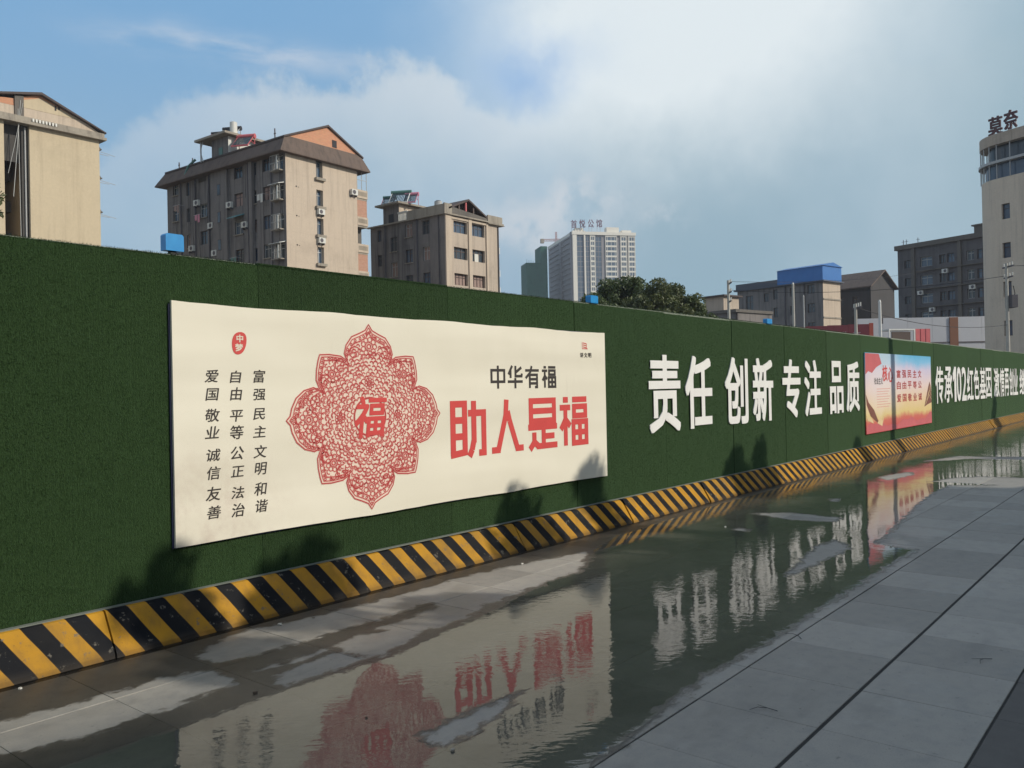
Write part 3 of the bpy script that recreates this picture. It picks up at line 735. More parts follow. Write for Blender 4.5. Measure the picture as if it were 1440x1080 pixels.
for (ch, (a, b)), ds in zip(zip('传承102红色基因激情再创业继', FARX), D2):
    o = char_mesh('wall_character', ch, M_LET, a, b, .965, 1.94, WY-.008, .012, .016)
    tag(o, 'small far white raised character %s, %s' % (ch, ds), 'sign letter', 'far white raised characters beyond the poster')

# ------------------------------------------------------------ propaganda poster
PX0, PX1, PZ0, PZ1 = 17.86, 23.25, .50, 2.18


def m_poster(t):
    p = wpos(t); sp = t.n('ShaderNodeSeparateXYZ', {0: p}); n = t.noise(p, 1.6, 5, .6)
    z = t.m('ADD', t.m('DIVIDE', t.m('SUBTRACT', sp.outputs[2], PZ0), PZ1-PZ0), t.m('MULTIPLY', t.m('SUBTRACT', n, .5), .22))
    u = t.m('DIVIDE', t.m('SUBTRACT', sp.outputs[0], PX0), PX1-PX0)
    cr = t.n('ShaderNodeValToRGB', {0: z}); e = cr.color_ramp
    pts = [(.0, (.55, .06, .06)), (.13, (.60, .14, .10)), (.20, (.72, .55, .22)), (.36, (.78, .58, .34)), (.58, (.78, .62, .60)), (.80, (.62, .56, .72)), (.90, (.22, .50, .75)), (1, (.10, .42, .68))]
    while len(e.elements) < len(pts): e.elements.new(.5)
    for el, (a, cc) in zip(e.elements, pts): el.position = a; el.color = (*cc, 1)
    glow = t.rng(t.m('ABSOLUTE', t.m('SUBTRACT', u, .25)), .35, .0, 0, .5)
    return pbr(t, t.mix(t.m('MULTIPLY', glow, t.rng(z, .15, .4)), cr.outputs[0], (.82, .76, .74, 1)), .5, n, .2, .02)


po = empty('poster', (0, 0, 0), label='blue to red printed poster with flag corner and small characters, between the two white slogans', cat='poster')
PY = WY-.03
s_ = MB(); s_.box(PX0, PX1, PY, PY+.02, PZ0, PZ1); s_.build('printed_sheet', mat('poster_print', m_poster), po)
fl = MB(); fl.use(M_RED); fl.poly([(PX0+.01, PY-.002, PZ1-.01), (PX0+.95, PY-.002, PZ1-.01), (PX0+1.15, PY-.002, PZ1-.22), (PX0+.75, PY-.002, PZ1-.30), (PX0+.45, PY-.002, PZ1-.42), (PX0+.2, PY-.002, PZ1-.38), (PX0+.01, PY-.002, PZ1-.45)]); fl.build('flag_print', None, po)
M_BRN = paint('brown_print', (.20, .07, .045), .6, .4, 8); M_GLD = paint('gold_print', (.72, .55, .30), .6)
tw = MB(); tw.use(M_BRN)
tw.poly([(PX1-.72, PY-.002, .93), (PX1-.30, PY-.002, 1.42), (PX1-.17, PY-.002, 1.55), (PX1-.05, PY-.002, 1.42), (PX1-.01, PY-.002, 1.30), (PX1-.01, PY-.002, 1.02), (PX1-.4, PY-.002, .98)])
tw.build('monument_print', None, po); tw = MB(); tw.use(M_BRN)
tw.poly([(PX0+.01, PY-.002, 1.32), (PX0+.18, PY-.002, 1.15), (PX0+.55, PY-.002, .98), (PX0+.85, PY-.002, .72), (PX0+.95, PY-.002, .66), (PX0+.6, PY-.002, .76), (PX0+.3, PY-.002, .86), (PX0+.05, PY-.002, 1.1)])
tw.build('monument_print', None, po); tw = MB(); tw.use(M_GLD)
for q in range(3): stroke(tw, [(PX1-.62+.12*q, .98+.10*q), (PX1-.22+.05*q, 1.22+.11*q), (PX1-.03, 1.10+.1*q)], .018, PY-.003)
tw.poly([(PX0+.75, PY-.003, .70), (PX0+1.1, PY-.003, .62), (PX0+1.3, PY-.003, .92), (PX0+1.12, PY-.003, .74), (PX0+.98, PY-.003, .82)])
tw.poly([(PX0+.02, PY-.003, .88), (PX0+.4, PY-.003, .80), (PX0+.5, PY-.003, .70), (PX0+.1, PY-.003, .78)])
tw.build('gold_trim_print', None, po)
wv_ = MB(); wv_.use(M_RED)
top = [(PX0+.01+(PX1-PX0-.02)*i/24, .66+.05*math.sin(i*.55)+(.10 if i > 18 else 0)*(i-18)/6+.03*math.sin(i*1.7)) for i in range(25)]
wv_.poly([(x_, PY-.0015, z_) for x_, z_ in top]+[(PX1-.01, PY-.0015, PZ0+.01), (PX0+.01, PY-.0015, PZ0+.01)]); wv_.build('ribbon_print', None, po)
for q, ch in enumerate('核心'): char_mesh('printed_character', ch, M_RINK, PX0+1.18+q*.42, PX0+1.56+q*.42, 1.58-.02*q, 1.93-.04*q, PY-.002, 0, .02, po)
for q, ch in enumerate('社会主义'): char_mesh('printed_character', ch, M_INK, PX0+.60+q*.155, PX0+.74+q*.155, 1.52, 1.66, PY-.002, 0, .01, po)
for r_, (txt, zz) in enumerate((('富强民主文', 1.66), ('自由平等公', 1.40), ('爱国敬业诚', 1.11))):
    for q, ch in enumerate(txt): char_mesh('printed_character', ch, M_RINKD, PX0+2.28+q*.46, PX0+2.60+q*.46, zz-.01, zz+.17, PY-.002, 0, .02, po)
ln = MB(); ln.use(M_RINKP)
for q in range(8): stroke(ln, [(PX0+.75, 1.42-.055*q), (PX0+1.75-.1*(q % 3), 1.42-.055*q)], .011, PY-.002)
ln.build('fine_print', None, po)

# ------------------------------------------------------------ blue boxes on top of the hoarding
def m_blueb(t):
    n = t.noise(wpos(t), 14, 3); return pbr(t, t.mix(n, (.012, .20, .52, 1), (.03, .32, .68, 1)), .35)
M_BLUE = mat('bright_blue_plastic', m_blueb)
for (xa, xb, za, zb, lb) in ((2.89, 3.02, 2.575, 2.69, 'largest bright blue box on the turf hoarding above the cream banner'), (7.97, 8.12, 2.55, 2.64, 'bright blue box on the hoarding below the far high-rise'),
                             (13.0, 13.2, 2.54, 2.63, 'small blue spray head on the hoarding before the blue-roofed block')):
    xc = (xa+xb)/2; r0 = empty('blue_fixture', (xc, 5.40, HT), label=lb, cat='light box', group='blue boxes on top of the hoarding'); h = (xb-xa)/2
    q = MB(); q.prism([(-h, za-HT), (h, za-HT), (h, zb-HT-.012), (h-.012, zb-HT), (-h+.012, zb-HT), (-h, zb-HT-.012)], 'y', -.035, .035); q.build('housing', M_BLUE, r0)
    q = MB(); q.box(-h*.35, h*.25, -.02, .02, -.01, za-HT+.002); q.box(-h*.8, h*.4, -.03, .03, .0, .012); q.build('bracket', M_BLACK, r0)
    q = MB(); q.tube([(h*.3, 0, za-HT), (h*.8, .01, .02), (h*1.1, .02, -.02)], .005); q.build('cable', M_BLACK, r0)


# ------------------------------------------------------------ building helpers
class Face:
    """R: plane y=0 facing -y, s along x.  L: plane x=0 facing -x, s along y."""
    def __init__(s, kind, off=0.0): s.k = kind; s.o = off
    def p(s, a, out, z): return (a, s.o-out, z) if s.k == 'R' else ((s.o-out, a, z) if s.k == 'L' else (s.o+out, a, z))
    def box(s, mb, a0, a1, z0, z1, o0, o1):
        A_, B_ = s.p(a0, o0, z0), s.p(a1, o1, z1)
        mb.box(min(A_[0], B_[0]), max(A_[0], B_[0]), min(A_[1], B_[1]), max(A_[1], B_[1]), z0, z1)
    def wall(s, mb, a0, a1, z0, z1, holes, d=.18):
        hs = [h for h in holes if h[0] >= a0-1e-6 and h[1] <= a1+1e-6]
        ca = sorted({a0, a1, *[v for h in hs for v in h[:2]]}); cz = sorted({z0, z1, *[v for h in hs for v in h[2:4]]})
        for i in range(len(ca)-1):
            for j in range(len(cz)-1):
                am, zm = (ca[i]+ca[i+1])/2, (cz[j]+cz[j+1])/2
                if any(h[0] < am < h[1] and h[2] < zm < h[3] for h in hs): continue
                mb.poly([s.p(ca[i], 0, cz[j]), s.p(ca[i+1], 0, cz[j]), s.p(ca[i+1], 0, cz[j+1]), s.p(ca[i], 0, cz[j+1])])
        for (b0, b1, y0, y1) in [h[:4] for h in hs]:
            for (p, q, r, t) in (((b0, y0), (b1, y0), 0, 0), ((b0, y1), (b1, y1), 0, 0), ((b0, y0), (b0, y1), 0, 0), ((b1, y0), (b1, y1), 0, 0)):
                mb.poly([s.p(p[0], 0, p[1]), s.p(q[0], 0, q[1]), s.p(q[0], -d, q[1]), s.p(p[0], -d, p[1])])
    def window(s, root, b0, b1, y0, y1, d=.18, nm=2, fm=None, gm=None, trans=True, sill=None, t=.05):
        fm = fm or M_FRAME; gm = gm or M_GLASS
        f = MB(); e = -d+.07
        s.box(f, b0, b0+t, y0, y1, -d, e); s.box(f, b1-t, b1, y0, y1, -d, e); s.box(f, b0+t, b1-t, y0, y0+t, -d, e); s.box(f, b0+t, b1-t, y1-t, y1, -d, e)
        for i in range(1, nm):
            c_ = b0+(b1-b0)*i/nm; s.box(f, c_-t/2, c_+t/2, y0+t, y1-t, -d, e-.01)
        if trans: zt = y0+(y1-y0)*.7; s.box(f, b0+t, b1-t, zt-t/2, zt+t/2, -d, e-.02)
        fo = f.build('window', fm, root)
        g_ = MB(); s.box(g_, b0, b1, y0, y1, -d-.04, -d+.012); g_.build('pane', gm, fo)
        if sill is not None:
            q = MB(); s.box(q, b0-.08, b1+.08, y0-.09, y0, -.02, .14); q.build('sill', sill, fo)
        return fo


def ac_unit(face, root, a, z, w_=.85, h_=.6):
    m_ = MB(); face.box(m_, a, a+w_, z, z+h_, .05, .38); o_ = m_.build('air_conditioner', M_WHITE, root)
    g_ = MB(); c_ = face.p(a+w_*.38, .385, z+h_/2); n = 12; r = h_*.38
    pts = []
    for i in range(n):
        th = 2*math.pi*i/n; pts.append(face.p(a+w_*.38+r*math.cos(th), .392, z+h_/2+r*math.sin(th)))
    g_.poly(pts); g_.build('fan_grille', M_PIPE, o_)
    b_ = MB(); face.box(b_, a+.1, a+.15, z-.18, z, 0, .36); face.box(b_, a+w_-.15, a+w_-.1, z-.18, z, 0, .36); b_.build('bracket', M_PIPE, o_)


def pipe(face, root, a, z0, z1, r=.06, out=.1, m=None):
    m_ = MB(); m_.tube([face.p(a, out, z0), face.p(a, out, z1)], r, 8); return m_.build('drain_pipe', m or M_PIPE, root)


def heater(loc, rz, label, frame=None, tank=None, w_=1.9, sc=1.0):
    r0 = empty('solar_water_heater', loc, rz, label=label, cat='water heater', group='solar water heaters on the apartment roofs'); r0.scale = (sc,)*3
    frame = frame or M_STEEL; t_ = MB(); t_.tube([(-w_/2, .62, 1.35), (w_/2, .62, 1.35)], .24, 14); t_.build('tank', tank or M_STEEL, r0, smooth=False)
    for s2 in (-1, 1):
        c_ = MB(); c_.tube([(s2*w_/2, .62, 1.35), (s2*(w_/2+.05), .62, 1.35)], .25, 14); c_.build('end_cap', tank or frame, r0)
        f_ = MB(); xx = s2*(w_/2-.05)
        f_.tube([(xx, -.75, .05), (xx, .55, 1.35)], .045, 6); f_.tube([(xx, .72, 0), (xx, .66, 1.25)], .045, 6); f_.tube([(xx, -.1, .68), (xx, .7, .55)], .035, 6); f_.build('side_frame', frame, r0)
    for k in range(12):
        g_ = MB(); xx = -w_/2+.12+k*(w_-.24)/11; g_.tube([(xx, -.72, .12), (xx, .5, 1.28)], .045, 5); g_.build('glass_tube', M_GLASS, r0)
    b_ = MB(); b_.box(-w_/2, w_/2, -.82, -.68, .0, .14); b_.build('base_rail', frame, r0)



TWP = (397.6, 279.4, 0); TWW_, TWL_ = 38.34, 53.72
NTP = (392.3, 309.6, 0); NTW, NTH = 9.0, 76.0
CRP = (463.0, 339.0, 0); CRH = 102.0
STREET = [(2.75, -3.0, 5.66, 1.05, 'wide street sapling nearest behind the photographer'), (3.75, -3.2, 5.72, .95, 'second street sapling crowding the nearest one'), (6.6, -3.0, 5.9, .95, 'bushy street sapling shading the banner corner'), (7.8, -3.1, 6.2, .7, 'slim street sapling beside the bushy one'),
          (11.6, -3.0, 5.7, .9, 'low street sapling behind the white characters'), (12.5, -3.0, 6.2, .5, 'narrow street sapling behind the white characters'), (17.3, -3.0, 5.6, .3, 'thin street sapling before the lamp post'), (31.6, -3.0, 6.2, .9, 'far bushy street sapling')]


# ------------------------------------------------------------ apartment block at the left edge
r1 = empty('apartment_block', (31.15, 81.6, 0), 0, label='beige gable-ended apartment block with a dark recess at the left edge', cat='building')
FR = Face('R'); FL = Face('L')
m_ = MB(); m_.box(0, 6.25, 0, 13, 0, 26.2); m_.box(-9, -2.1, 0, 13, 0, 26.2); m_.build('gable_wall', M_YELB, r1)
M_RECESS = plaster('recess_shade_render', (.07, .065, .06), (.03, .03, .03), .7); m_ = MB(); m_.box(-2.1, 0, 7, 7.3, 0, 26.2); m_.build('recess_wall', M_RECESS, r1); m_ = MB(); m_.box(-.55, -.003, .35, .8, 0, 26.2); m_.build('recess_column', M_RECESS, r1)  # near-black colour carries the shade of the recess
m_ = MB(); m_.box(-2.098, -.003, .9, 1.0, 22.9, 26.19); m_.build('recess_lintel', M_RECESS, r1)
for z in np.arange(4.2, 24, 2.9): m_ = MB(); m_.box(-2.097, -.56, 3.0, 6.9, z, z+.18); m_.box(-2.096, -.57, 2.9, 3.0, z, z+1.0); m_.build('recess_balcony', M_RECESS, r1)
for fz in range(8):
    z = 2.4+fz*2.9; f = MB(); f.box(-1.9, -.9, 6.9, 6.99, z, z+1.4); fo = f.build('window', M_DFRAME, r1); g_ = MB(); g_.box(-1.8, -1.0, 6.86, 6.895, z+.1, z+1.3); g_.build('pane', M_GLASS, fo)
m_ = MB(); m_.box(-9.5, 6.75, -.5, 13.4, 26.2, 26.45); m_.box(-9.35, 6.6, -.38, 13.2, 26.45, 26.85); m_.build('eaves_ledge', M_LEDGE, r1)
m_ = MB(); m_.prism([(-9.2, 26.85), (6.45, 26.85), (4.8, 27.75), (-7.0, 27.75)], 'y', .02, .3); m_.build('gable_band', M_BEIGE2, r1)
m_ = MB(); m_.prism([(-.45, 27.78), (4.7, 27.78), (1.0, 28.95), (-.45, 28.45)], 'y', .05, .3); m_.build('gable_infill', M_YELB, r1); m_ = MB(); m_.prism([(-.45, 28.45), (1.0, 28.95), (4.7, 27.78), (4.9, 27.82), (1.0, 29.25), (-.45, 28.75)], 'y', .06, .3); m_.prism([(-6.8, 27.78), (-1.2, 27.78), (-1.2, 28.4)], 'y', .06, .32); m_.build('gable_infill', M_BRICK, r1)
m_ = MB(); m_.box(-1.2, -.45, -.1, .25, 26.85, 28.75); m_.build('chimney_shaft', M_DARKC, r1)
m_ = MB(); m_.prism([(6.8, 26.9), (6.8, 27.02), (1.0, 29.42), (1.0, 29.2)], 'y', -.35, 13.4); m_.prism([(-9.4, 26.9), (-9.4, 27.02), (1.0, 29.42), (1.0, 29.2)], 'y', -.35, 13.4); m_.build('roof', M_ROOF, r1)
for z in (25.5, 22.7, 19.4):
    m_ = MB(); m_.box(6.25, 6.75, .6, 1.8, z, z+.12); m_.prism([(6.26, z+.12), (6.72, z+.12), (6.26, z+.75)], 'y', .7, 1.7); m_.build('window_awning', M_DARKC, r1)
    m_ = MB(); m_.tube([(6.3, .7, z-.1), (8.1, .7, z-.35)], .025, 5); m_.tube([(6.3, 1.6, z-.1), (7.9, 1.6, z-.15)], .025, 5); m_.build('drying_pole', M_STEEL, r1)
for (a, b, c_) in (((-.75, -.15, 28.3), (-1.5, -.3, 19.5), .03), ((-.55, -.15, 28.1), (-1.9, -.3, 21.5), .02), ((-.95, -.12, 27.5), (-.9, -.2, 16), .03)):
    m_ = MB(); m_.tube([a, tuple((p+q)/2-.2*(k == 2) for k, (p, q) in enumerate(zip(a, b))), b], c_, 5); m_.build('hanging_cable', M_FRAME, r1)
m_ = MB(); m_.tube([(-.28, .25, 0), (-.28, .25, 26)], .07, 8); m_.build('drain_pipe', M_STEEL, r1)
m_ = MB()
for a in np.arange(.1, 2.2, .28): m_.box(a, a+.14, -.52, -.5, 26.5, 26.78)
m_.build('ledge_lettering', M_WHITE, r1)
for a, z in ((2.25, 28.15), (2.55, 28.3)):
    m_ = MB(); m_.box(a, a+.13, .0, .06, z, z+.42); m_.build('attic_vent', M_BLACK, r1)

# ------------------------------------------------------------ the large six storey block
r2 = empty('apartment_block', (49.47, 68.78, 0), math.radians(2), label='large six storey apartment block with orange brick gable and stained side behind the hoarding', cat='building')
W2, L2, H2 = 9.25, 21.2, 25.1
rows = [23.75-2.9*k for k in range(8)]
hL = []; wins = []
for k, z in enumerate(rows):
    wins += [(18.95, 20.0, z+.1, z+1.35), (2.45, 3.65, z, z+1.35), (16.75, 17.35, z-.3, z+1.2)]
    if k: wins.append((13.4, 14.8, z-.2, z+1.25))
    wins.append((9.85, 10.45, z-1.25, z+.1)); wins.append((7.0, 8.45, z+.05, z+1.4)); wins.append((4.7, 5.3, z-.1, z+1.2))
hL = [w_ for w_ in wins]; hL += [(.35, 1.75, z-.35, z+1.15) for z in rows]; hL.append((13.5, 15.0, 24.5, 25.0))
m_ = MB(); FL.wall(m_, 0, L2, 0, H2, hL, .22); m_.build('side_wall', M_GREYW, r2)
stair = [(3.78, 4.62, z-.45, z+1.25) for z in rows]
m_ = MB(); FR.wall(m_, 0, W2, 0, H2, stair, .5)
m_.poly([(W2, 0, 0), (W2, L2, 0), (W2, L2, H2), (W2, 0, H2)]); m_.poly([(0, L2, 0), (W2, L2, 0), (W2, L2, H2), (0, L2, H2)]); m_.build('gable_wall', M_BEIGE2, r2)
for i, w_ in enumerate(wins): FL.window(r2, *w_, d=.22, nm=1 if w_[1]-w_[0] < .8 else 2, fm=[M_FRAME, M_DFRAME, M_PIPE][(i*7) % 3], gm=[M_GLASS, M_GLASS, M_GLASSB, M_CURT][(i*5) % 4], sill=M_LEDGE if i % 3 == 0 else None)
for k, z in enumerate(rows):
    FR.window(r2, 3.78, 4.62, z-.45, z+1.25, d=.42, nm=2, fm=M_WFRAME if k > 2 else M_FRAME, gm=M_GLASSB)
    m_ = MB(); FR.box(m_, 3.6, 4.8, z-.72, z-.45, -.3, .30); m_.build('window_ledge', M_LEDGE, r2)
    if k in (1, 2): ac_unit(FR, r2, 3.75, z-1.35+.05, .8, .55)
    # corner balcony cages on the side wall
    f = MB()
    FL.box(f, .3, 1.8, z-.42, z-.32, -.05, .55); f.build('balcony_slab', M_LEDGE, r2)
    f = MB()
    for a in np.linspace(.34, 1.76, 7): f.tube([FL.p(a, .5, z-.32), FL.p(a, .5, z+1.1)], .02, 4)
    f.tube([FL.p(.34, .5, z+1.1), FL.p(1.76, .5, z+1.1)], .03, 4); f.tube([FL.p(.34, .5, z+.35), FL.p(1.76, .5, z+.35)], .03, 4); f.build('window_cage', M_FRAME, r2)
    FL.window(r2, .35, 1.75, z-.35, z+1.15, d=.22, nm=2, fm=M_WFRAME, gm=M_GLASS)
    if k in (1, 3): m_ = MB(); m_.prism([(.0, z+1.3), (-.75, z+1.12), (-.75, z+1.17), (0, z+1.38)], 'y', .2, 1.9); m_.build('rain_canopy', M_WFRAME, r2)
    # white vertical sheet hung at the balcony corner
    m_ = MB(); FL.box(m_, .55, .72, z-.3, z+1.0, .53, .57); m_.build('hanging_sheet', M_WHITE, r2)
for z in (24.1, 21.2, 18.3, 15.4): m_ = MB(); FR.box(m_, 1.2, 1.32, z-2.2, z-2.08, 0, .04); FR.box(m_, 1.5, 1.56, z-2.2, z-2.14, 0, .04); m_.build('wall_vent', M_BLACK, r2)
for a in (2.15, 5.6, 5.95, 12.9, 15.5, 18.3, 11.2): pipe(FL, r2, a, 0, 25.0, .06+.03*(a == 5.6), .12)
m_ = MB()
for k in range(5): FL.box(m_, 13.5, 15.0, 24.52+.1*k, 24.57+.1*k, -.1, .0)
m_.build('louvre_vent', M_DARKC, r2)
for a, z in ((14.6, 22.0), (11.4, 16.2), (6.0, 18.5), (8.6, 20.9), (12.0, 19.2), (15.7, 17.2)): ac_unit(FL, r2, a, z)
ac_unit(FR, r2, 8.25, 22.3, .8, .6)
m_ = MB(); m_.prism([(0, 19.95), (-.9, 19.6), (-.9, 19.66), (0, 20.05)], 'y', 6.8, 8.6); m_.build('rain_canopy', paint('aqua_canopy', (.12, .30, .32), .5), r2)
m_ = MB(); FL.box(m_, 5.0, 5.55, 0, 25.0, 0, .35); m_.build('pilaster', M_GREYW, r2)
m_ = MB(); FL.box(m_, 9.4, 12.3, 0, 25.0, 0, .28); m_.v = m_.v; m_.build('stair_projection', M_GREYW, r2)
for z in rows:
    q = MB(); FL.box(q, 10.5, 11.1, z-1.3, z-.1, .285, .30); fo = q.build('window', M_DFRAME, r2); q = MB(); FL.box(q, 10.56, 11.04, z-1.24, z-.16, .302, .31); q.build('pane', M_GLASS, fo)
rc = random.Random(5)
for i in range(16):
    a = rc.uniform(.6, 20.5); z0 = rc.uniform(12, 22); q = MB(); q.tube([FL.p(a, .06+.03*(i % 3), 24.9), FL.p(a+rc.uniform(-.25, .25), .12, (z0+25)/2), FL.p(a+rc.uniform(-.4, .4), .06, z0)], .018, 4); q.build('facade_cable', M_BLACK, r2)
for i, (a, z) in enumerate(((2.6, 20.4), (13.6, 19.9), (7.2, 14.6), (17.6, 21.5), (19.1, 17.4))):
    q = MB(); q.tube([FL.p(a, .7, z+.95), FL.p(a+1.3, .7, z+.95)], .02, 4); q.tube([FL.p(a+.1, 0, z+.9), FL.p(a+.1, .72, z+.95)], .02, 4); q.tube([FL.p(a+1.2, 0, z+.9), FL.p(a+1.2, .72, z+.95)], .02, 4); lo = q.build('drying_rack', M_STEEL, r2)
    q = MB(); FL.box(q, a+.15, a+.5, z+.1, z+.94, .69, .71); FL.box(q, a+.62, a+1.05, z+.35, z+.94, .69, .71); q.build('laundry', [M_WHITE, M_PINK, M_TEAL, M_CURT][i % 4], lo)
# flared tile apron round the eaves
a0, b0, zl, zh = .95, .0, 25.0, 26.75
ov = [(-a0, -a0*.6), (W2+a0+.5, -a0*.6), (W2+a0+.5, L2+a0), (-a0, L2+a0)]; iv = [(-.02, -.02), (W2+.55, -.02), (W2+.55, L2+.02), (-.02, L2+.02)]
m_ = MB()
for i in range(4):
    j = (i+1) % 4; m_.poly([(*ov[i], zl+.12), (*ov[j], zl+.12), (*iv[j], zh), (*iv[i], zh)]); m_.poly([(*ov[i], zl+.12), (*ov[j], zl+.12), (*ov[j], zl), (*ov[i], zl)])
m_.poly([(*p, zl) for p in ov]); m_.build('tile_apron', M_APRON, r2)
m_ = MB(); m_.prism([(-.02, 26.6), (W2+.6, 26.6), (5.35, 28.8)], 'y', .0, .25); m_.build('brick_gable', M_BRICK, r2)
m_ = MB(); m_.box(5.95, 6.55, -.03, .1, 26.85, 27.6); m_.build('attic_opening', M_BLACK, r2)
m_ = MB(); m_.prism([(-.25, 26.68), (5.35, 28.98), (5.35, 28.78), (-.25, 26.5)], 'y', -.2, L2); m_.prism([(W2+.85, 26.62), (5.35, 28.98), (5.35, 28.78), (W2+.85, 26.45)], 'y', -.2, L2); m_.build('roof', M_ROOF, r2)
# projecting balconies on the far side
for k, z in enumerate([22.95-2.9*k for k in range(8)]):
    m_ = MB(); m_.box(W2, W2+1.45, .05, 4.2, z-.95, z-.75); m_.build('balcony_slab', M_LEDGE, r2)
    q = MB(); q.box(W2, W2+1.5, -.02, .1, z-.75, z+.15); q.box(W2+1.4, W2+1.5, .1, 4.2, z-.75, z+.15); q.build('balcony_parapet', M_BEIGE2, r2)
    q = MB()
    for a in np.arange(W2+.12, W2+1.35, .13): q.box(a, a+.06, -.045, -.021, z-.5, z-.05)
    q.build('parapet_grille', M_LEDGE, r2)
    if k in (1, 3, 5): q = MB(); q.box(W2+.02, W2+1.4, .02, .15, z+.15, z+1.93); q.build('brick_infill', M_BRICKR, r2)
    elif k == 0:
        q = MB()
        for a in (W2+.05, W2+.7, W2+1.4): q.tube([(a, .03, z+.15), (a, .03, z+2.0)], .035, 4)
        q.tube([(W2, .03, z+1.2), (W2+1.45, .03, z+1.2)], .03, 4); q.build('balcony_frame', M_FRAME, r2)
    else: q = MB(); q.box(W2+.02, W2+1.35, .9, 1.0, z+.15, z+1.93); q.build('balcony_screen', M_DARKC, r2)
# stair tower on the roof
m_ = MB(); m_.box(-.04, 4.6, 9.3, 12.3, 24.9, 28.55); m_.build('roof_stair_tower', M_GREYW, r2)
q = MB(); q.box(-.06, 4.5, 9.27, 9.299, 26.7, 28.5); q.build('tower_side', M_WHITE, r2)
q = MB(); q.box(-.09, -.041, 10.3, 10.95, 25.8, 27.5); q.build('tower_window', M_TEAL, r2)
q = MB(); q.box(-.9, 5.6, 8.6, 14.2, 28.55, 28.78); q.build('tower_roof_slab', M_LEDGE, r2)
q = MB(); q.tube([(-.5, 13.6, 26.4), (-.5, 13.6, 28.55)], .08, 6); q.tube([(-.5, 13.2, 26.4), (-.5, 13.7, 27.6), (-.5, 13.2, 28.55)], .05, 6); q.build('slab_prop', M_STEEL, r2)
for a, u in ((20.3, 1.0), (17.6, 1.0), (2.6, .8)): q = MB(); q.tube([(u, a, 26.4), (u, a, 28.1 if a < 10 else 27.9)], .07, 6); q.tube([(u, a-.15, 27.6), (u, a+.15, 27.6)], .05, 6); q.build('vent_stack', M_PIPE, r2)
q = MB(); q.tube([(-.7, 16.6, 25.2), (-.3, 16.4, 26.5), (.3, 15.9, 27.3)], .13, 6); q.build('hose', M_TEAL, r2)
B2 = Matrix.Translation((49.47, 68.78, 0)) @ Matrix.Rotation(math.radians(2), 4, 'Z')
def at2(x, y, z): return tuple(B2 @ Vector((x, y, z)))
heater(at2(.9, 13.0, 28.78), math.radians(-62), 'low dark solar heater with red end at the left of the big block roof slab', M_RED, M_BLACK, 1.7, .8)
heater(at2(1.4, 11.2, 28.78), math.radians(-62), 'higher dark solar heater between the red ended one and the white tank', M_STEEL, M_BLACK, 2.0, 1.0)
wt = empty('water_tank', at2(.6, 9.25, 28.78), label='upright white cylinder tank on the roof slab of the big block', cat='water tank')
q = MB(); q.tube([(0, 0, .1), (0, 0, 1.25)], .38, 16); q.build('tank_body', M_WHITE, wt); q = MB(); q.tube([(0, 0, 1.25), (0, 0, 1.33)], .2, 12); q.box(-.3, .3, -.3, .3, 0, .1); q.build('tank_lid', M_STEEL, wt)
heater(at2(.6, 7.6, 27.0), math.radians(-62), 'solar heater with faded red stand right of the white roof tank', M_RED, M_RED, 1.8, 1.05)

# ------------------------------------------------------------ the smaller grey block
r3 = empty('apartment_block', (66.54, 63.8, 0), 0, label='smaller weathered apartment block with six dark openings facing the hoarding and a rusty roof frame', cat='building')
W3, L3, H3 = 9.1, 12.2, 20.95
rz = [19.0-2.92*k for k in range(7)]; hR = [(1.4, 3.62, z, z+1.32) for z in rz]+[(4.42, 6.6, z, z+1.38) for z in rz]
m_ = MB(); FR.wall(m_, 0, W3, 0, H3, hR, .4); m_.poly([(W3, 0, 0), (W3, L3, 0), (W3, L3, H3), (W3, 0, H3)]); m_.poly([(0, L3, 0), (W3, L3, 0), (W3, L3, H3), (0, L3, H3)]); m_.poly([(0, 0, H3), (W3, 0, H3), (W3, L3, H3), (0, L3, H3)])
m_.build('front_wall', M_BEIGE, r3)
hs3 = []
for k, z in enumerate(rz): hs3 += [(2.35, 3.45, z-.02, z+1.5), (5.1, 6.25, z, z+1.5), (10.3, 11.0, z+.1, z+1.45)]; hs3.append((7.65, 8.75, z-1.35, z+.3))
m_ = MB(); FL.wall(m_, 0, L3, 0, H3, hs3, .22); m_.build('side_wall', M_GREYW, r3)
for i, h in enumerate(hs3): FL.window(r3, *h, d=.22, fm=[M_PIPE, M_FRAME, M_DFRAME][i % 3], gm=[M_GLASS, M_GLASSB, M_CURT][(i*2) % 3], sill=M_LEDGE if i % 2 else None)
for k, z in enumerate(rz):
    for j, (a, b) in enumerate(((1.4, 3.62), (4.42, 6.6))):
        FR.window(r3, a, b, z, z+(1.32, 1.38)[j], d=.38, nm=3 if k < 2 else 4, fm=M_DFRAME if k else M_PIPE, gm=M_CURT if k == 2 else (M_GLASSB if k == 0 else M_GLASS), trans=True, t=.08)
        if (k, j) == (1, 1): q = MB(); FR.box(q, 5.1, 5.75, z+.05, z+.95, -.3, -.26); q.build('white_board', M_WHITE, r3)
for a, b in ((0, .95), (3.75, 4.28), (6.78, 7.1)): q = MB(); FR.box(q, a, b, 0, H3, 0, .16); q.build('pilaster', M_BEIGE2, r3)
q = MB(); FR.box(q, 1.0, 6.8, 20.45, 20.7, 0, .12); q.build('lintel_beam', M_BEIGE2, r3)
q = MB(); q.box(-.35, W3+.6, -.35, .0, H3-.15, H3); q.box(-.35, 0, 0, L3+.3, H3-.15, H3); q.box(6.9, W3+.75, -.37, .9, 20.7, 20.78); q.build('cornice', M_LEDGE, r3)
q = MB(); q.box(-.3, .9, -.3, -.12, H3, 22.0); q.box(-.3, -.12, -.12, 5.6, H3, 21.9); q.build('roof_parapet', M_LEDGE, r3)
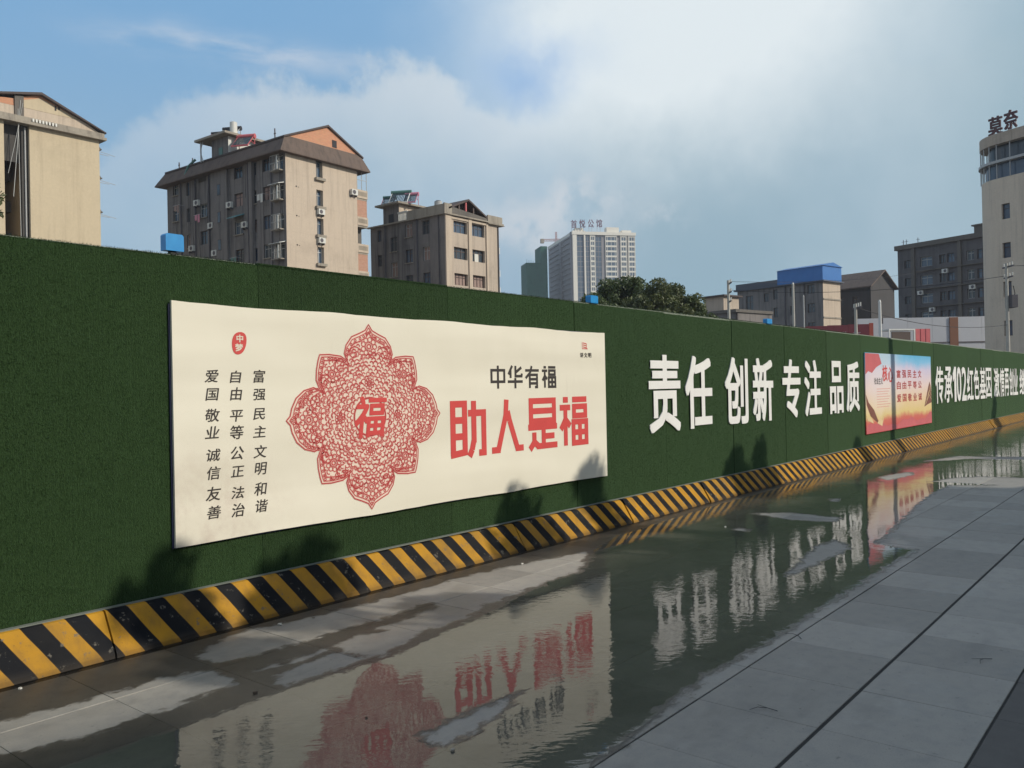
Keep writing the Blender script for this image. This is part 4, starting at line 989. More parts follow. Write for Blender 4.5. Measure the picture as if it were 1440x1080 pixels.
q = MB(); q.box(6.9, W3+.4, -.3, -.12, H3-.2, 21.7); q.box(W3+.2, W3+.4, -.12, 6, H3, 21.7); q.build('roof_parapet', M_LEDGE, r3)
q = MB()
for a in np.arange(5.7, 7.2, .22): q.box(-.28, -.18, a, a+.09, H3, 21.9)
q.box(-.3, -.14, 5.6, 7.2, 21.85, 22.0); q.build('balustrade', M_WHITE, r3)
q = MB(); q.prism([(.9, H3+.02), (6.8, H3+.02), (6.9, 21.25), (.8, 21.75)], 'y', -.25, -.1); q.build('tile_apron', M_DARKC, r3)
q = MB(); q.prism([(.4, 21.6), (3.7, 23.0), (3.7, 22.78), (.4, 21.4)], 'y', -.3, 8); q.prism([(6.9, 21.4), (3.7, 23.0), (3.7, 22.78), (6.9, 21.2)], 'y', -.3, 8); q.build('roof', M_ROOF, r3)
q = MB(); q.prism([(.9, 21.55), (3.7, 22.78), (6.5, 21.3)], 'y', 1.0, 1.2); q.build('gable_back_board', M_DFRAME, r3)  # dark brown board filling the gable under the roof
for a, m2 in ((3.35, M_RED), (2.2, M_DFRAME), (4.6, M_DFRAME)): q = MB(); q.box(a, a+.18, -.1, .1, 21.3, 22.6 if a == 3.35 else 22.2); q.build('roof_post', m2, r3)
pipe(FR, r3, 8.95, 0, 20.6, .07, .1); pipe(FL, r3, 4.25, 0, 20.8, .08, .12); pipe(FL, r3, .9, 0, 20.8, .05, .1); pipe(FL, r3, 9.6, 0, 20.8, .06, .1)
for z in (17.6, 14.9, 12.9, 10.0): q = MB(); q.box(W3, W3+.55, .3, 1.6, z-.1, z+.02); q.box(W3+.45, W3+.55, .3, 1.6, z+.02, z+.65); q.build('balcony', M_WFRAME, r3)
q = MB(); q.box(-.06, 4.2, 7.2, 9.85, H3, 23.0); q.build('roof_stair_tower', M_GREYW, r3); q = MB(); q.box(-.05, 4.1, 7.17, 7.199, 21.9, 22.95); q.build('tower_side', M_BEIGE2, r3)
q = MB(); q.box(-.7, 4.8, 6.6, 10.6, 23.0, 23.2); q.build('tower_roof_slab', M_LEDGE, r3)
q = MB(); q.box(-.1, -.061, 8.1, 8.9, 20.9, 22.0); q.build('tower_window', M_BLACK, r3)
heater((66.54+.6, 63.8+9.6, 23.2), math.radians(-60), 'dark solar heater with a maroon stand at the left of the small block roof', M_RED, M_TEAL, 1.8, .85)
heater((66.54+.9, 63.8+8.0, 23.2), math.radians(-60), 'green topped solar heater with a white A-shaped stand on the small block roof', M_WFRAME, M_TEAL, 2.0, 1.15)
heater((66.54+1.6, 63.8+6.9, 23.2), math.radians(-60), 'solar heater with a pink stand right of the white A-shaped stand', M_PINK, M_PINK, 1.6, .95)
wt = empty('water_tank', (66.54+.5, 63.8+1.4, H3), label='short grey roof tank behind the parapet corner of the small block', cat='water tank')
q = MB(); q.tube([(0, 0, 0), (0, 0, 1.5)], .45, 14); q.build('tank_body', M_STEEL, wt); q = MB(); q.tube([(0, 0, 1.5), (0, 0, 1.6)], .3, 12); q.build('tank_lid', M_DFRAME, wt)

# ------------------------------------------------------------ far high-rise, netted tower, crane
TA = math.radians(-38)
M_TW = paint('tower_cream_wall', (.74, .70, .62), .8, .1, .2); M_TG = paint('tower_glass', (.10, .14, .19), .25, .3, .1); M_TGD = paint('tower_grey_wall', (.26, .25, .26), .8, .15, .1)
M_NET = plaster('green_scaffold_net', (.035, .125, .090), (.02, .05, .045), .8)
def tower_pt(px_off): pass
r4 = empty('high_rise', TWP, TA, label='tall pale residential high-rise with roof sign characters in the distance', cat='building')
HT_ = 91.0; fh = 2.95; TWW, TWL = TWW_, TWL_
m_ = MB(); m_.box(0, TWW, .8, TWL, 0, HT_-1.5); m_.build('core_wall', M_TGD, r4)
bays = [(0, 2.2, 'w'), (2.2, 6.2, 'g'), (6.2, 7.0, 'w'), (7.0, 9.6, 'g'), (9.6, 12.4, 'b'), (12.4, 16.2, 'g'), (16.2, 18.2, 'd'), (18.2, 24.6, 'b'), (24.6, 26.6, 'd'), (26.6, 30.2, 'b'), (30.2, 31, 'd'), (31, 35, 'b')]
sc_ = TWW/35.0
for a, b, ty in bays:
    a *= sc_; b *= sc_
    q = MB()
    if ty == 'w': q.box(a, b, -.3, .8, 0, HT_+.8); q.build('wall_strip', M_TW, r4); continue
    if ty == 'd': q.box(a, b, .5, .8, 0, HT_-1); q.build('shaft_strip', M_TGD, r4); continue
    y0 = .25 if ty == 'g' else 0
    g_ = MB(); g_.box(a+.2, b-.2, y0+.15, .8, 0, HT_-1); go = g_.build('window_band', M_TG, r4)
    for k in range(31):
        z = k*fh; q.box(a, b, y0, .8, z-.001, z+(1.0 if ty == 'b' else .35))
    for j in range(1 if ty == 'g' else 3):
        x_ = a+(b-a)*(j+.5)/(1 if ty == 'g' else 3); q.box(x_-.12, x_+.12, y0+.05, .8, 0, HT_-1.2)
    q.box(a-.002, a+.3, y0-.05, .8, 0, HT_-1); q.box(b-.3, b-.003, y0-.05, .8, 0, HT_-1); q.build('floor_bands' if ty == 'b' else 'spandrels', M_TW if ty == 'b' else M_TGD, go)
m_ = MB(); m_.box(-.4, TWW+.4, -.5, TWL, HT_-1.5, HT_+.3); m_.build('roof_parapet', M_TW, r4)
for b_ in ((2, 7, 2.6), (TWW*.55, TWW*.75, 3.4), (TWW*.8, TWW*.95, 1.8)): m_ = MB(); m_.box(b_[0], b_[1], 1, 5, HT_+.3, HT_+b_[2]); m_.build('roof_machine_room', M_TW, r4)
m_ = MB()
for k in range(31): m_.box(-.5, 0, 3, TWL*.42, k*fh, k*fh+.9); m_.box(-.5, 0, TWL*.5, TWL*.95, k*fh, k*fh+.9)
m_.box(-.8, 0, .8, 3, 0, HT_+.3); m_.box(-.7, 0, TWL*.42, TWL*.5, 0, HT_-2); m_.build('side_balconies', M_TGD, r4)
sg = None
for ch, a, z0 in zip('首悦公馆', (-.8, 3.8, 8.6, 13.2), (HT_+2.2, HT_+2.6, HT_+2.8, HT_+3.0)):
    a *= sc_; o = char_mesh('sign_character', ch, paint('dull_purple_sign', (.17, .11, .16), .6), a, a+3.3*sc_, z0, z0+4.6, 0, .4, .012, r4)
    q = MB(); q.box(a+.5, a+.7, .02, .2, HT_, z0+2); q.box(a+2.3, a+2.5, .02, .2, HT_, z0+2); q.build('sign_strut', M_STEEL, o)
r5 = empty('scaffolded_tower', NTP, TA, label='unfinished tower wrapped in dark green safety net left of the high-rise', cat='building')
m_ = MB(); m_.box(0, NTW, 0, 14, 0, NTH); m_.box(NTW, NTW+4, 0, 14, 0, NTH+10); m_.build('netted_body', M_NET, r5)
m_ = MB(); 
for a in np.arange(.3, NTW, 1.3): m_.tube([(a, -.1, NTH-2), (a, -.1, NTH+random.uniform(.5, 2.2))], .1, 4)
m_.build('scaffold_poles', M_NET, r5)
cr = empty('tower_crane', CRP, TA, label='red and white tower crane jib beside the high-rise roof', cat='crane')
M_CRN = paint('faded_crane_red', (.45, .20, .18), .6)
def lattice(mb, a, b, w_, n):
    a, b = Vector(a), Vector(b); d = (b-a).normalized(); u = d.cross(Vector((0, 0, 1))); u = u.normalized() if u.length > .1 else Vector((1, 0, 0)); v = d.cross(u)
    cs = [(u+v)*w_/2, (u-v)*w_/2, (-u-v)*w_/2, (-u+v)*w_/2]
    for c_ in cs: mb.tube([a+c_, b+c_], .12, 4)
    for k in range(n):
        p, q = a+(b-a)*k/n, a+(b-a)*(k+1)/n
        for i in range(4): mb.tube([p+cs[i], q+cs[(i+1) % 4]], .07, 3)
m_ = MB(); lattice(m_, (0, 0, 0), (0, 0, CRH), 1.6, 30); m_.build('mast', M_CRN, cr)
m_ = MB(); lattice(m_, (0, 0, CRH), (-9.5, 2, CRH), 1.2, 8); m_.build('counter_jib', M_CRN, cr); m_ = MB(); lattice(m_, (0, 0, CRH), (3, -.5, CRH), 1.2, 3); m_.build('jib', M_CRN, cr)
m_ = MB(); lattice(m_, (0, 0, CRH), (0, 0, CRH+5.5), .9, 4); m_.build('tower_head', M_CRN, cr); m_ = MB(); m_.box(-10.5, -8.3, .8, 3.2, CRH-2.0, CRH+.8); m_.build('counterweight', M_LEDGE, cr)

# ------------------------------------------------------------ right hand blocks
r6 = empty('office_block', (146.27, 50.29, 0), math.radians(-12), label='long grey block with a bright blue metal rooftop room', cat='building')
hs6 = []
for z in (17.0, 13.7, 10.4): hs6 += [(9.0, 9.9, z-.3, z+1.5), (5.4, 6.5, z-.1, z+1.5), (1.6, 3.0, z, z+1.6), (10.9, 11.9, z-.6, z+1.0)]
hs6 += [(14.2, 15.8, 13.9, 17.9)]
m_ = MB(); FL.wall(m_, 0, 17.7, 0, 18.9, hs6, .25); m_.build('front_wall', M_GREYW, r6)
for i, h in enumerate(hs6): FL.window(r6, *h, d=.25, fm=M_DFRAME, gm=M_GLASS, t=.08)
m_ = MB(); FR.wall(m_, 0, 5.6, 0, 18.9, [], .2); m_.poly([(5.6, 0, 0), (5.6, 17.7, 0), (5.6, 17.7, 18.9), (5.6, 0, 18.9)]); m_.poly([(0, 17.7, 0), (5.6, 17.7, 0), (5.6, 17.7, 18.9), (0, 17.7, 18.9)]); m_.poly([(0, 0, 18.9), (5.6, 0, 18.9), (5.6, 17.7, 18.9), (0, 17.7, 18.9)]); m_.build('end_wall', M_BEIGE2, r6)
for z in (15.8, 12.6): q = MB(); FR.box(q, 0, 5.6, z, z+.25, 0, .12); q.build('floor_band', M_LEDGE, r6)
q = MB(); q.box(-.5, 6.1, -.5, 18.2, 18.9, 19.15); q.box(-.2, 5.8, 8.9, 17.9, 19.15, 20.2); q.build('roof_parapet', paint('slate_parapet', (.075, .085, .11), .7), r6)
M_BLUS = mat('blue_steel_cladding', lambda t: pbr(t, t.mix(t.noise(wpos(t), .8, 4), (.022, .13, .40, 1), (.04, .19, .50, 1)), .45, t.n('ShaderNodeTexWave', {'Vector': wpos(t), 'Scale': 1.6}).outputs[1], .3, .05))
q = MB(); q.box(-.15, 5.9, -.1, 8.9, 19.15, 21.7); q.build('blue_rooftop_room', M_BLUS, r6); q = MB(); q.prism([(-.35, 21.7), (6.1, 21.7), (3, 22.4)], 'y', -.3, 9.0); q.build('blue_room_roof', M_BLUS, r6)
pipe(FL, r6, 3.6, 0, 18.8, .12, .15); pipe(FL, r6, 7.4, 0, 18.8, .12, .15)
r7 = empty('gabled_building', (158.0, 46.0, 0), math.radians(-12), label='dark gable-roofed building between the blue-topped block and the grey flats', cat='building')
hs7 = [(a, a+1.3, z, z+1.5) for z in (15.5, 12.2) for a in (2, 5, 8)]
m_ = MB(); FL.wall(m_, 0, 11.5, 0, 18.6, hs7, .2); m_.box(.4, 9, 0, .05, 0, 18.6); m_.box(.5, 9, .1, 11.4, 0, 18.3); M_DKWALL = plaster('near_black_render', (.065, .06, .06), (.03, .03, .03), .6); m_.build('wall', M_DKWALL, r7)  # near-black render, walls and gable alike
for h in hs7: FL.window(r7, *h, d=.2, fm=M_DFRAME, t=.08)
q = MB(); q.prism([(-.6, 18.45), (-.6, 18.65), (4.5, 21.9), (4.5, 21.65)], 'y', -.7, 12); q.prism([(9.4, 18.45), (9.4, 18.65), (4.5, 21.9), (4.5, 21.65)], 'y', -.7, 12); q.build('roof', M_APRON, r7)
q = MB(); q.prism([(0, 18.6), (9, 18.6), (4.5, 21.6)], 'y', .02, .3); q.build('gable', M_DKWALL, r7)
r8 = empty('apartment_block', (133.89, 22.8, 0), math.radians(-19), label='flat-roofed dark grey flats beside the tall round-cornered building', cat='building')
hs8 = []
for k, z in enumerate((18.7, 15.95, 13.2, 10.45, 7.7)): hs8 += [(11.9, 12.9, z, z+1.2), (8.4, 10.3, z-.1, z+1.35), (6.35, 7.3, z, z+1.3), (5.0, 6.1, z, z+1.3), (2.1, 3.2, z-.1, z+1.3), (.5, 1.7, z-.1, z+1.3)]
m_ = MB(); FL.wall(m_, 0, 14, 0, 21.6, hs8, .3); m_.box(.4, 9, .01, 14, 0, 21.5); m_.build('wall', plaster('dark_grey_render', (.12, .112, .115), (.05, .05, .055), .8), r8)
for i, h in enumerate(hs8): FL.window(r8, *h, d=.3, nm=2, fm=[M_PIPE, M_FRAME, M_DFRAME][(i*4) % 3], gm=[M_GLASS, M_GLASSB][i % 2], t=.07)
q = MB(); q.box(-.4, 9.3, -.3, 14.3, 21.6, 22.3); q.build('cornice', M_DARKC, r8)
q = MB(); q.box(.3, 4, 0, 2.2, 22.3, 23.4); q.box(.1, 4.3, -.2, 2.5, 23.4, 23.6); q.build('roof_hut', M_DARKC, r8)
for z in (17.9, 15.15, 12.4): q = MB(); FL.box(q, .2, 10.8, z, z+.12, 0, .4); q.build('floor_ledge', M_DARKC, r8)
for a in (3.9, 11.1): q = MB(); FL.box(q, a, a+.5, 0, 21.6, 0, .3); q.build('pilaster', M_DARKC, r8)
for a in (10.9, 12.8, 13.3): q = MB(); q.tube([(0.5, a, 22.3), (.5, a, 23.2)], .05, 5); q.tube([(.5, a-.3, 22.9), (.5, a+.3, 22.9)], .03, 4); q.build('roof_aerial', M_PIPE, r8)
for a, z in ((9.8, 14.4), (5.9, 17.2), (1.9, 14.4), (8.0, 11.7)): ac_unit(FL, r8, a, z)

# tall building with the rounded corner
r9 = empty('hotel_building', (93.01, 12.67, 0), math.radians(-25), label='tall beige building with rounded glazed top and dark roof characters at the right edge', cat='building')
def round_plan(o_, R_=3.2, e=5.95, n=12):
    """plan outline in local xy: straight face x=0 for y<e-R, quarter round, then back"""
    pts = [(0-o_, -16)]
    for i in range(n+1):
        th = math.pi-(math.pi/2)*i/n; pts.append((R_+(R_+o_)*math.cos(th), e-R_+(R_+o_)*math.sin(th)))
    pts += [(12, e+o_), (12, -16)]; return pts
rzs = [17.1, 13.3, 9.5, 5.7, 1.9]
m_ = MB(); FL.wall(m_, -16, 2.75, 0, 21.2, [(1.55, 2.4, z, z+1.5) for z in rzs]+[(-7, -6.1, z, z+1.5) for z in rzs], .3)
pl = round_plan(0)
for i in range(1, len(pl)-1): m_.poly([(*pl[i], 0), (*pl[i+1], 0), (*pl[i+1], 21.2), (*pl[i], 21.2)])
m_.build('wall', plaster('pinkish_beige_render', (.68, .57, .45), (.34, .28, .23), .5), r9)
for z in rzs:
    for a, b in ((1.55, 2.4), (-7, -6.1)): FL.window(r9, a, b, z, z+1.5, d=.3, nm=1, fm=M_DFRAME, gm=M_GLASSB)
def ringwall(name, o_, z0, z1, m, cap=True):
    q = MB(); p_ = round_plan(o_); q.prism(p_, 'z', z0, z1); return q.build(name, m, r9)
ringwall('glass_balustrade', -.35, 21.2, 22.7, M_GLASSB); ringwall('balcony_rail', .25, 22.7, 22.95, M_STEEL); ringwall('dark_glazing', -.6, 22.95, 24.55, M_GLASS); ringwall('roof_ring', .12, 24.55, 25.6, M_BEIGE)
q = MB()
for p_ in round_plan(.05)[1:-2:2]: q.tube([(*p_, 21.2), (*p_, 24.5)], .05, 4)
for yy in (1.4, -.6, -2.4, -4.4, -6.4): q.tube([(-.05, yy, 21.2), (-.05, yy, 24.5)], .05, 4)
q.build('glazing_posts', M_STEEL, r9)['kind'] = 'stuff'
q = MB(); q.tube([(-.02, -.4, 20.0), (-.06, -.4, 20.0)], .42, 14); q.build('round_vent', M_BLACK, r9)
for ch, a, z0 in (('莫', 2.35, 25.62), ('奈', .40, 25.62), ('百', -1.75, 25.62)):
    V, F = glyph(ch, .03); o = char_mesh('sign_character', ch, paint('dark_maroon_sign', (.09, .035, .04), .6), 0, 1.4, 0, 1.85, 0, .15, .02, r9)
    o.rotation_euler = (0, 0, math.radians(-90+(6 if ch == '莫' else 0))); o.location = (-.1+(.5 if ch == '莫' else 0), a+1.45, z0)
    q = MB(); q.tube([(.3, .1, -1.0), (.3, .1, .9)], .04, 4); q.tube([(1.1, .1, -1.0), (1.1, .1, .9)], .04, 4); q.build('sign_strut', M_STEEL, o)

# low roof huts between trees and the blue topped block
r10 = empty('low_building', (103.4, 47.3, 0), math.radians(-12), label='low flat-roofed building with a rooftop hut between the trees and the blue-topped block', cat='building')
m_ = MB(); FL.wall(m_, -.5, 9, 0, 10.9, [(a, a+1, 8.2, 9.5) for a in (1.0, 3.6, 6.4)], .2); m_.box(.3, 8, -.5, 9, 0, 10.85); m_.build('wall', M_GREYW, r10)
for a in (1.0, 3.6, 6.4): FL.window(r10, a, a+1, 8.2, 9.5, d=.2)
q = MB(); q.box(-.3, 8, -.7, 9.2, 10.9, 11.3); q.build('roof_edge', M_DARKC, r10); q = MB(); q.box(.2, 3.5, 1.6, 4.8, 11.3, 13.2); q.build('roof_hut', M_BEIGE, r10); q = MB(); q.box(-.2, 3.9, 1.2, 5.3, 13.2, 13.4); q.build('hut_roof', M_ROOF, r10)
q = MB(); q.prism([(-.6, 12.0), (2.6, 12.4), (2.6, 12.5), (-.6, 12.1)], 'y', 5.4, 8.4); q.build('tin_canopy', M_WFRAME, r10)

# pale compound wall with brown pier, red site hoarding
wl = empty('compound_wall', (103.4, 31.5, 0), math.atan2(19.51-31.5, 113.37-103.4), label='pale grey compound wall with one brown pier below the dark grey flats', cat='wall')
LW = math.hypot(12, 10)+8
for i in range(8):
    q = MB(); q.box(i*LW/8+.01, (i+1)*LW/8-.01, 0, .3, 0, 9.0+.02*(i % 2)); q.build('wall_panel', paint('pale_blue_grey_wall', (.50, .51, .55), .8, .15, .6), wl)
q = MB(); q.box(10.9, 11.9, -.12, 0, 3, 8.95); q.build('brown_pier', paint('brown_pier', (.22, .10, .06), .8), wl)
q = MB(); q.box(0, LW, -.06, -.01, 5.9, 6.05); q.build('wall_band', M_PIPE, wl)
rh = empty('site_hoarding', (78.42, 30.55, 0), math.atan2(24.41-30.55, 83.46-78.42), label='faded red site hoarding with pale lettering beyond the turf hoarding', cat='hoarding')
LR = math.hypot(6.14, 5.04)
for i in range(4): q = MB(); q.box(i*LR/4+.01, (i+1)*LR/4-.01, 0, .08, 3.5, 7.0+.05*i-.15); q.build('red_panel', paint('faded_red_hoarding', (.33, .075, .08), .7, .3, 1.5), rh)
q = MB(); q.box(LR+.02, LR+.4, -.02, .08, 3.5, 7.1); q.build('orange_panel', paint('orange_red_panel', (.75, .16, .10), .6), rh)
q = MB(); q.box(.5, .6, .1, .25, 0, 7); q.box(LR-.5, LR-.4, .1, .25, 0, 7); q.build('post', M_STEEL, rh)
M_PLT = paint('pale_red_lettering', (.55, .36, .36), .7, .3, 3)
for i, ch in enumerate('安全生产'): char_mesh('panel_character', ch, M_PLT, 3.2+i*1.05, 4.0+i*1.05, 5.55, 6.35, -.005, 0, .01, rh)
gt = empty('site_shed', (60.5, 16.4, 0), math.radians(-40), label='white framed shed roof with dark red panels above the poster', cat='shed')
q = MB(); q.box(0, 2.0, 0, 1.2, 5.0, 5.1); q.box(0, .08, 0, .08, 2.5, 5.0); q.box(1.9, 2.0, 0, .08, 2.5, 5.0); q.build('canopy_frame', M_WFRAME, gt)
q = MB(); q.box(.3, 1.7, .1, .2, 2.5, 4.9); q.build('brown_panel', M_DFRAME, gt)
for i in range(3): q = MB(); q.box(2.1+i*.4, 2.42+i*.4, .1, .2, 2.5, 5.1); q.build('red_panel', M_RED, gt)

# ------------------------------------------------------------ poles and wires
def pole(name, x, y, ztop, lb, r=.13, arms=True, m=None, rz=0.6):
    r0 = empty(name, (x, y, 0), rz, label=lb, cat='pole', group='poles beyond the turf hoarding'); q = MB(); q.tube([(0, 0, 0), (0, 0, ztop)], r*1.25, 10, r*.8); q.build('shaft', m or M_POLE, r0)
    if arms:
        for k in range(arms if arms is not True else 2):
            q = MB(); z = ztop-.25-k*.75; q.box(-.75+.15*k, .75-.15*k, -.05-r, .05-r, z-.05, z+.05); cr_ = q.build('crossarm', M_PIPE, r0)
            for a in (-.6, -.2, .2, .6): q = MB(); q.tube([(a, -r, z+.05), (a, -r, z+.28)], .045, 6); q.build('insulator', M_WHITE, cr_)
    else:
        q = MB(); q.tube([(0, 0, ztop), (0, 0, ztop+.12)], r*.9, 8, r*.4); q.build('cap', m or M_WHITE, r0)
        q = MB(); q.box(-.02, .02, -r-.06, -r+.02, ztop*.8, ztop*.8+.3); q.build('clamp', M_PIPE, r0)
    return r0
pole('utility_pole', 65.6, 30.37, 10.2, 'utility pole with crossarms left of the blue-topped block', .13, 3)
pole('utility_pole', 59.17, 22.46, 8.6, 'pale plain pole in front of the blue-topped block', .10, False)
pole('utility_pole', 59.64, 21.89, 7.7, 'thinner grey pole just right of the pale plain pole', .06, False, M_STEEL)
pole('utility_pole', 51.66, 15.86, 6.2, 'pole with one short crossarm before the gabled building', .10, 1)
pole('utility_pole', 47.32, 13.27, 5.8, 'white bare pole above the poster', .09, False, M_WFRAME)
hp = pole('utility_pole', 68.87, 10.65, 9.8, 'utility pole with crossarms in front of the tall round-cornered building', .12, 2)
q = MB(); q.box(-.5, .5, -.5, -.1, 6.6, 7.5); q.build('transformer', M_PIPE, hp); q = MB(); q.tube([(-.7, -.1, 8.1), (-.3, -.4, 7.6), (-.2, -.3, 7.3)], .03, 4); q.build('drop_cable', M_BLACK, hp)
wi = []
for (a, b, lb) in (((65.6, 30.37, 10.1), (133, 30, 17.5), 'upper thin wire from the crossarm pole past the gabled roof'), ((65.6, 30.37, 9.4), (68.87, 10.65, 8.9), 'thin wire between the two crossarm poles'), ((68.87, 10.65, 9.6), (60, -8, 9.4), 'thin wire leaving the crossarm pole to the right'),
                   ((51.66, 15.86, 6.0), (68.87, 10.65, 5.4), 'sagging cable before the pale compound wall')):
    a, b = Vector(a), Vector(b); n = 14; pts = [a.lerp(b, i/n)-Vector((0, 0, 4*.6*(i/n)*(1-i/n))) for i in range(n+1)]
    q = MB(); q.tube(pts, .022, 4); o = q.build('overhead_wire', M_BLACK); tag(o, lb, 'wire', 'overhead wires')

# ------------------------------------------------------------ trees
def tree(name, x, y, h, spread, lb, n=9000, leaf=.22, m=None, group=None, base=.35, seed=1, cone=0.0, cat='tree'):
    rg = np.random.default_rng(seed); rd = random.Random(seed); r0 = empty(name, (x, y, 0), label=lb, cat=cat, group=group)
    q = MB(); tip = (rd.uniform(-.2, .2), rd.uniform(-.2, .2), h*.8); q.tube([(0, 0, -.05), (tip[0]*.3, tip[1]*.3, h*.35), tip], h*.022, 8, h*.006)
    cl = []
    for k in range(26):
        t_ = rd.random(); zz = h*(base+(1-base)*t_*.97); rad = spread*(math.sin(math.pi*min(1, .18+t_*.8))**.7 if not cone else (1-t_)**.8+.05)
        th = rd.uniform(0, 2*math.pi); rr_ = rad*math.sqrt(rd.random())*.85; c_ = (rr_*math.cos(th), rr_*math.sin(th), zz); cl.append((c_, max(.25, spread*rd.uniform(.22, .42)*(1-.5*t_*bool(cone)))))
        if k % 2 == 0: q.tube([(tip[0]*.3, tip[1]*.3, zz*.62), (c_[0]*.6, c_[1]*.6, zz*.85), c_], h*.007, 5, h*.002)
    q.build('trunk', M_BARK, r0)
    w_ = np.array([c[1]**2 for c in cl]); w_ /= w_.sum(); ki = rg.choice(len(cl), n, p=w_)
    d = rg.normal(size=(n, 3)); d /= np.linalg.norm(d, axis=1)[:, None]; rad = (rg.random(n)**.45)[:, None]*np.array([c[1] for c in cl])[ki][:, None]
    Cc = np.array([c[0] for c in cl])[ki]+d*rad*[1, 1, .85]
    a = rg.normal(size=(n, 3)); a /= np.linalg.norm(a, axis=1)[:, None]; b = np.cross(a, rg.normal(size=(n, 3))); b /= np.linalg.norm(b, axis=1)[:, None]
    s1 = leaf*rg.uniform(.6, 1.3, n)[:, None]; V_ = np.stack([Cc-a*s1, Cc-b*s1*.45, Cc+a*s1, Cc+b*s1*.45], 1)
    o = tris('crown', V_, m or M_LEAF, r0, 4); return r0
TG = 'trees beyond the turf hoarding'
for px_, h_, sp_, mm, lb in ((840, 8.3, 2.2, M_LEAF, 'dark low tree at the left end of the clump by the high-rise'), (863, 9.7, 2.6, M_LEAF, 'tall dark tree hiding the left foot of the high-rise'),
        (888, 10.1, 2.6, M_LEAF, 'tallest dark green tree at the right foot of the high-rise'), (911, 9.2, 2.3, M_LEAF2, 'olive green tree just right of the tallest dark tree'),
        (933, 9.4, 2.2, M_LEAF2, 'paler bushy tree in the middle of the right half of the clump'), (956, 9.4, 2.3, M_LEAF2, 'rounded pale tree near the low rooftop hut'), (976, 8.5, 1.9, M_LEAF, 'small dark tree at the right end of the clump')):
    az_ = math.radians(39.4)-math.atan((px_-720)/1180); rr_ = 66+3*math.sin(px_)
    tree('broadleaf_tree', rr_*math.cos(az_), rr_*math.sin(az_), h_, sp_, lb, 9000, .15, mm, TG, .45, px_)
tree('broadleaf_tree', 18.9, 56.5, 15.4, 1.7, 'ivy green tree before the recess of the left apartment block', 5000, .15, M_LEAF2, TG, .55, 16)
tree('broadleaf_tree', 35.4, 72, 13.3, 1.0, 'small dark tree top at the right foot of the left block', 3000, .14, M_LEAF, TG, .5, 19)
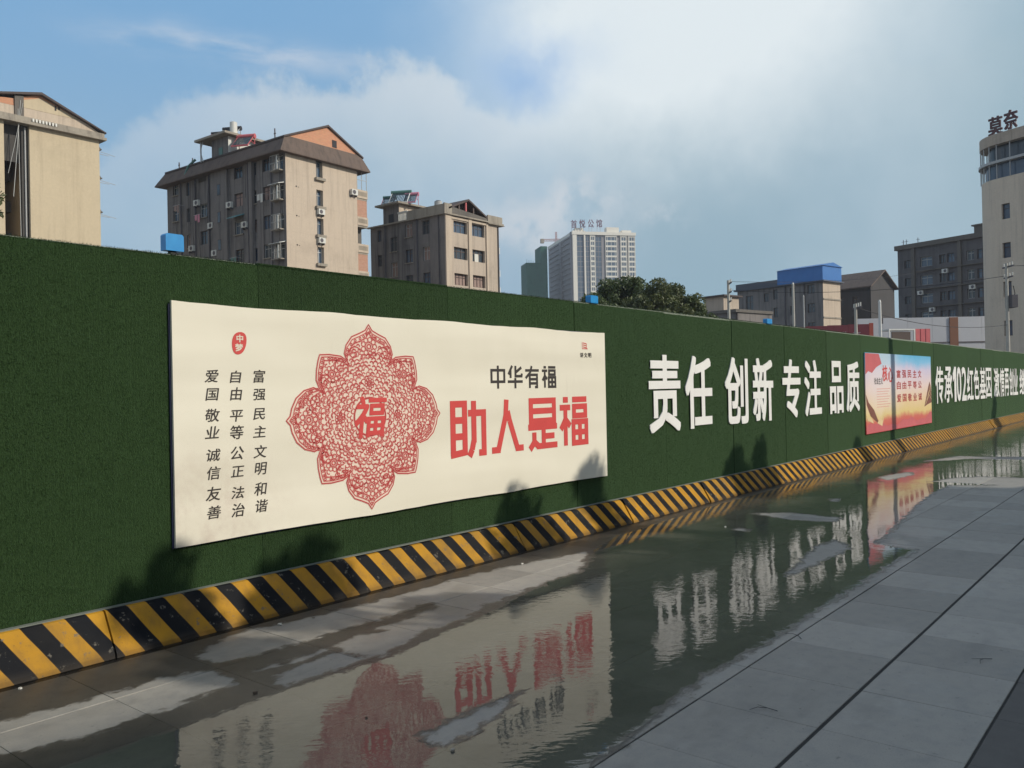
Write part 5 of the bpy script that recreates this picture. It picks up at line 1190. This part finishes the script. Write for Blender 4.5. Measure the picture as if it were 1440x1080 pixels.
# street side behind the photographer: saplings, lamp post and blocks whose shade falls on the paving
SG = 'street trees along the road behind the pavement'
for i, (xs_, yy, h, sp, lb) in enumerate(STREET):
    xb = xs_+(5.35-yy)*math.tan(SUN_AZ); tree('street_tree', xb, yy, h, sp, lb, 6500 if i < 2 else 3200, .08, M_LEAF, SG, .34, 30+i, cone=int(sp < .8))
lp = empty('street_lamp', (19.85+7.6*math.tan(SUN_AZ), -2.25, 0), label='tall grey street lamp on the road side casting a stripe over the poster', cat='lamp post')
q = MB(); q.tube([(0, 0, 0), (0, 0, 9)], .19, 14, .13); q.build('post', M_STEEL, lp); q = MB(); q.tube([(0, 0, 8.8), (0, -.8, 9.4), (0, -2, 9.6)], .05, 8); q.box(-.16, .16, -2.7, -1.9, 9.52, 9.68); q.build('lamp_head', M_STEEL, lp)
for i, (xa, xb, hh, lb) in enumerate(((-45, 24.6, 17.3, 'long concrete block across the street shading the pavement'), (27.2, 75, 16.9, 'second concrete block across the street beyond the gap'))):
    b_ = empty('street_block', (xa, -24, 0), label=lb, cat='building', group='blocks across the street'); Lb = xb-xa
    fb = Face('B'); fb.k = 'B'; fb.o = 0
    m_ = MB(); hs = [(a, a+1.5, z, z+1.5) for z in (1.2, 4.2, 7.2, 10.2, 13.2) for a in np.arange(1.5, Lb-2, 3.4)]
    class FB(Face):
        def p(s, a, out, z): return (a, out, z)
    ff = FB('R'); ff.wall(m_, 0, Lb, 0, hh-.4, hs, .2); m_.box(0, Lb, -12, -.3, 0, hh-.4); m_.build('wall', M_BEIGE, b_)
    q = MB(); q.box(-.2, Lb+.2, -12.2, .3, hh-.4, hh); q.build('roof', M_LEDGE, b_)
    q = MB()
    for h in hs: q.box(h[0], h[1], -.22, -.17, h[2], h[3])
    o = q.build('window_panes', M_GLASS, b_); o['kind'] = 'stuff'

# ------------------------------------------------------------ little things on the paving
def twig(x, y, rz, lb):
    q = MB(); q.tube([(0, 0, .006), (.05, .02, .010), (.11, .02, .006)], .0022, 5, .001); q.tube([(.05, .02, .009), (.075, .055, .013), (.085, .10, .006)], .0018, 5, .001)
    o = q.build('dry_twig', M_BLACK); o.location = (x, y, 0); o.rotation_euler = (0, 0, rz); tag(o, lb, 'twig', 'dry twigs on the paving')
twig(3.95, 1.62, 1.2, 'bent dry twig lying beside the wide joint in the foreground'); twig(5.15, 1.95, .3, 'tiny dry twig near the water edge'); twig(5.4, .95, 2.0, 'thin dry twig at the right joint')
for i in range(14):
    rg_ = random.Random(100+i); x = rg_.uniform(1.6, 9); y = rg_.uniform(4.7, 5.08) if i % 2 else rg_.uniform(.9, 4.6); s2 = rg_.uniform(.006, .016)
    q = MB(); n = 6; pts = [(s2*rg_.uniform(.6, 1.2)*math.cos(2*math.pi*k/n), s2*rg_.uniform(.5, 1.0)*math.sin(2*math.pi*k/n)) for k in range(n)]
    q.prism(pts, 'z', .003, .003+s2*.6); o = q.build('pebble', [M_LEDGE, M_WHITE, M_BARK][i % 3]); o.location = (x, y, 0.002); tag(o, 'tiny stone chip lying on the wet paving', 'pebble', 'stone chips scattered on the paving')

# ------------------------------------------------------------ thin summer haze
hz = MB(); hz.box(-90, 560, -90, 460, -1.1, 112)
mh = bpy.data.materials.new('haze_air'); mh.use_nodes = True; mh.node_tree.nodes.clear(); th_ = NT(mh.node_tree)
vol = th_.n('ShaderNodeVolumePrincipled', {'Color': (.86, .91, 1.0, 1), 'Density': .00030, 'Anisotropy': .2})
th_.n('ShaderNodeOutputMaterial', {'Volume': vol})
ho = hz.build('haze', mh); tag(ho, kind='stuff')
